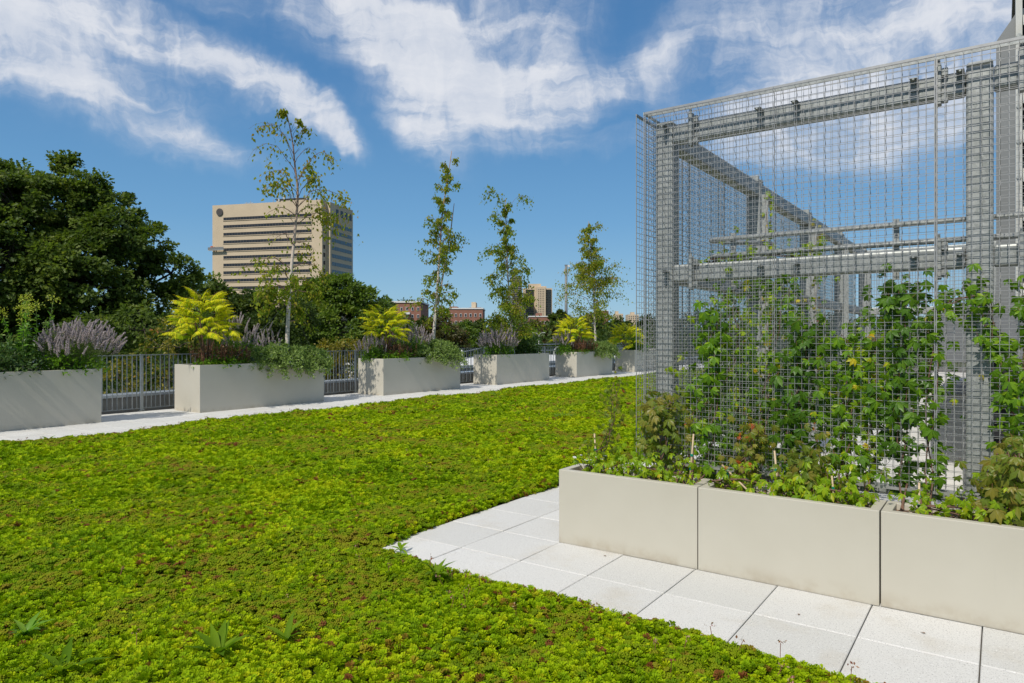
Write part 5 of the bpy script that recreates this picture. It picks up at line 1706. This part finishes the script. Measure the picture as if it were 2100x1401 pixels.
lb_('penthouse_roof', 'stain', tw_, (25.6, 40.4, 6.6, 16.4, HT + 2.4, HT + 2.7), parent=pen)
mb = MB()
for x, y, h in ((29, 7, 7), (31.5, 7, 4.5), (33, 8, 8.0), (27, 7, 3.5), (38.5, 8, 6.5), (39.8, 7, 4), (15, 5, 2.2), (13, 5, 1.8), (41.5, 7, 3.0), (24.5, 7, 3)):
    V, F = tube([(x, y, HT), (x, y, HT + h)], .12, 4); mb.add(V, F)
for x, z in ((27.5, 2.2), (30, 3.0), (36, 3.2), (40.5, 2.5), (42.3, 1.8)):
    mb.add(*box(x - .35, x + .35, 6.4, 6.8, HT + z - .6, HT + z + .6))
for x in (12.2, 13.6, 15):
    mb.add(*box(x, x + 1.6, 4.6, 4.7, HT + 1.2, HT + 1.35))
mb.build('antennas', M['casing_pale'], tw_, local=True)['kind'] = 'stuff'
sp_, _ = local_building('work_platform', 'suspended work platform hanging at the left edge of the tan office tower', (-272.5, 166.3), (-223.0, 185.35), 'platform')
lb_('deck', 'casing_pale', sp_, (-1.0, 6.6, -1.6, -.5, 47.2, 47.4)); lb_('rail', 'casing', sp_, (-1.0, 6.6, -1.62, -1.58, 47.4, 48.5), (-1, -.95, -1.6, -.5, 47.4, 48.5))
lb_('load', 'orange', sp_, (.1, .8, -1.4, -.8, 47.4, 49.0), (1.3, 1.8, -1.4, -.8, 47.4, 48.7))

# tan apartment tower with balconies, and its grey neighbour
def at_frame(name, label, px0, px1, d, cat='building'):
    a_ = cam_pt(px0, 692, d); b_ = cam_pt(px1, 692, d)
    return local_building(name, label, a_[:2], b_[:2], cat)


ap, AL = at_frame('apartment_tower', 'tan apartment tower with dark balcony stripes, behind the leaning birch', 1073, 1133, 900)
zt = lambda y, d: EYE - (y - 692) / 1420 * d - GZ
u9 = 900 / 1420
lb_('left_wing', 'cream', ap, (0, 30 * u9, 8, 40, 0, zt(590.5, 900)))
lb_('centre', 'cream', ap, (27 * u9, 46 * u9, 0, 40, 0, zt(589, 900)))
lb_('right_wing', 'cream', ap, (45 * u9, 60 * u9, 5, 40, 0, zt(590.5, 900)))
lb_('penthouse', 'cream', ap, (11 * u9, 37 * u9, 10, 30, zt(590, 900), zt(581, 900)))
lb_('roof_room', 'cream', ap, (30 * u9, 48 * u9, 6, 24, zt(590, 900), zt(586.5, 900)))
for k in range(16):
    z = zt(593.5 + k * 3.7, 900)
    lb_('balcony', 'glassdark', ap, (5 * u9, 22 * u9, 6.8, 7.9, z - 1.25, z))
    lb_('balcony', 'glassdark', ap, (47.5 * u9, 58 * u9, 3.8, 4.9, z - 1.25, z))
lb_('windows', 'mullion', ap, *[((31 + c * 3.4) * u9, (32.4 + c * 3.4) * u9, -.3, -.02, zt(593 + k * 3.7, 900) - 1.0, zt(593 + k * 3.7, 900)) for c in range(4) for k in range(16)], kind='stuff')
gt, GL_ = at_frame('grey_tower', 'grey apartment tower in shade, mostly hidden by the leaning birch', 1049, 1074, 860)
lb_('wall', 'greytower', gt, (0, 22 * .6, 0, 26, 0, zt(566, 860)), (22 * .6, 29 * .6, 6, 26, 0, zt(610, 860)))
for k in range(18):
    lb_('window_band', 'glassdark', gt, (2 * .6, 20 * .6, -.3, -.02, zt(571 + k * 4, 860) - .9, zt(571 + k * 4, 860)))

# red brick houses
def brick_house(label, px0, px1, top, d, rows, cols, extra=()):
    th, L_ = at_frame('brick_house', label, px0, px1, d)
    H_ = zt(top, d); u = d / 1420
    wl_ = lb_('wall', 'redbrick', th, (0, L_, 0, 14, 0, H_))
    lb_('parapet', 'whitetrim', th, (-.2, L_ + .2, -.2, 14.2, H_, H_ + .35), parent=wl_)
    for r_ in range(rows):
        for c in range(cols):
            x = L_ * (c + .5) / cols; z = H_ - (9 + r_ * 15) * u
            f = lb_('window', 'whitetrim', th, (x - 2.2 * u, x + 2.2 * u, -.12, -.02, z - 7 * u, z))
            lb_('pane', 'glassdark', th, (x - 1.6 * u, x + 1.6 * u, -.16, -.121, z - 6.3 * u, z - .6 * u), parent=f)
    for nm, mt, (x0, x1, y0, y1) in extra:
        if nm == 'balcony':
            lb_(nm, mt, th, ((x0 - px0) * u, (x1 - px0) * u, -1.3, -.02, zt(y1, d), zt(y0, d)))
        else:
            lb_(nm, mt, th, ((x0 - px0) * u, (x1 - px0) * u, 2, 9, zt(y1, d), zt(y0, d)))
    return th


brick_house('red brick apartment house with white balconies, left of the dense narrow birch', 795, 863, 621, 150, 3, 6, (('balcony', 'whitetrim', (831, 842, 641, 645)), ('balcony', 'whitetrim', (831, 842, 656, 660)), ('roof_house', 'redbrick', (800, 816, 617, 622))))
brick_house('red brick house with a tan roof tower, right of the dense narrow birch', 920, 990, 634, 190, 2, 7, (('roof_tower', 'cream', (966, 975, 619, 635)), ('roof_house', 'redbrick', (921, 936, 628, 635)), ('roof_house', 'redbrick', (962, 986, 630, 635))))
brick_house('low red brick house at the foot of the tan apartment tower', 1085, 1132, 650, 240, 1, 5, (('roof_house', 'redbrick', (1100, 1112, 642, 651)),))
brick_house('small brick house behind the crown of the farthest birch', 1226, 1248, 638, 320, 1, 3)

# pale far towers by the cage corner
for lb, px0, px1, top, d, extra in (('pale far apartment block right of the farthest birch', 1262, 1278, 643.5, 700, (1263, 1269, 638)), ('pale far apartment block touching the cage corner', 1288, 1310, 645, 650, (1295, 1302, 640))):
    th, L_ = at_frame('far_block', lb, px0, px1, d)
    u = d / 1420
    lb_('wall', 'cream', th, (0, L_, 0, 15, 0, zt(top, d)))
    lb_('roof_room', 'cream', th, ((extra[0] - px0) * u, (extra[1] - px0) * u, 2, 8, zt(top, d), zt(extra[2], d)))
    lb_('windows', 'mullion', th, *[(L_ * (c + .3) / 5, L_ * (c + .7) / 5, -.3, -.02, zt(top + 3 + r_ * 4, d) - .8, zt(top + 3 + r_ * 4, d)) for c in range(5) for r_ in range(4)], kind='stuff')

# steel mast with antennas
mx, my, _ = cam_pt(1161, 692, 230)
th = thing('antenna_mast', 'slim grey steel mast with panel antennas and a white dish', 'mast', (mx, my, GZ), rz=HEAD)
u = 230 / 1420
V, F = tube([(0, 0, 0), (0, 0, zt(546, 230))], [.62, .42], 12); MB().add(V, F).build('pole', M['casing'], th, smooth=True, local=True)
lb_('head_frame', 'casing', th, (-.35, .35, -.35, .35, zt(548, 230), zt(543, 230)), (-.6, .6, -.08, .08, zt(544.5, 230), zt(543.2, 230)))
for x in (-3.4, 4.4):
    lb_('panel_antenna', 'cream' if x < 0 else 'casing_pale', th, ((x - .7) * u, (x + .7) * u, -.5, -.2, zt(563.5, 230), zt(552, 230)))
    lb_('bracket', 'casing', th, (min(0, x * u), max(0, x * u), -.1, .1, zt(561.5, 230), zt(560.5, 230)), (min(0, x * u), max(0, x * u), -.1, .1, zt(554.5, 230), zt(553.5, 230)))
V, F = tube([(5.2 * u, -.5, zt(546, 230)), (5.2 * u, -.2, zt(546, 230))], [.38, .42], 14); MB().add(V, F).build('dish', M['whitetrim'], th, local=True)

# street lamps
for px, py, d, lb in ((1105, 683, 62, 'twin armed street lamp right of the leaning birch'), (1136, 711, 44, 'single armed street lamp beyond the railing, before the mast planter'), (947, 707, 40, 'short lamp post beyond the railing, left of the hyssop planter')):
    x, y, z = cam_pt(px, py, d)
    th = thing('street_lamp', lb, 'street lamp', (x, y, GZ), 'street lamps beyond the railing', rz=HEAD)
    h = z - GZ
    V, F = tube([(0, 0, 0), (0, 0, h - .3)], [.06, .04], 8); MB().add(V, F).build('pole', M['casing_pale'], th, smooth=True, local=True)
    for sgn in ((-1, 1) if 'twin' in lb else (1,) if 'armed' in lb else ()):
        V, F = tube(bez((0, 0, h - .3), (sgn * .1, 0, h), (sgn * .35, 0, h + .02), 6), .028, 6); MB().add(V, F).build('arm', M['casing_pale'], th, smooth=True, local=True)
        lb_('lamp_head', 'whitetrim', th, (sgn * .44 - .11, sgn * .44 + .11, -.06, .06, h, h + .06))

# pale concrete ramp block beyond the gap before the hyssop planter
th = thing('concrete_block', 'pale concrete building edge seen through the railing before the hyssop planter', 'building', (-22, 24, GZ))
MB().add(*box(-25.5, -18.5, 22.0, 40, GZ, .30)).build('wall', M['pale_concrete'], th)
MB().add(*box(-25.6, -18.4, 21.9, 40.1, .302, .42)).build('coping', M['whitetrim'], th)
hr = MB()
for z in (.95, 1.25):
    V, F = tube([(-18.6, 22.1, z - .35), (-18.6, 25, z)], .025, 6); hr.add(V, F)
    V, F = tube([(-18.6, 25, z), (-18.6, 39, z)], .025, 6); hr.add(V, F)
hr.build('handrail', M['fence'], th)
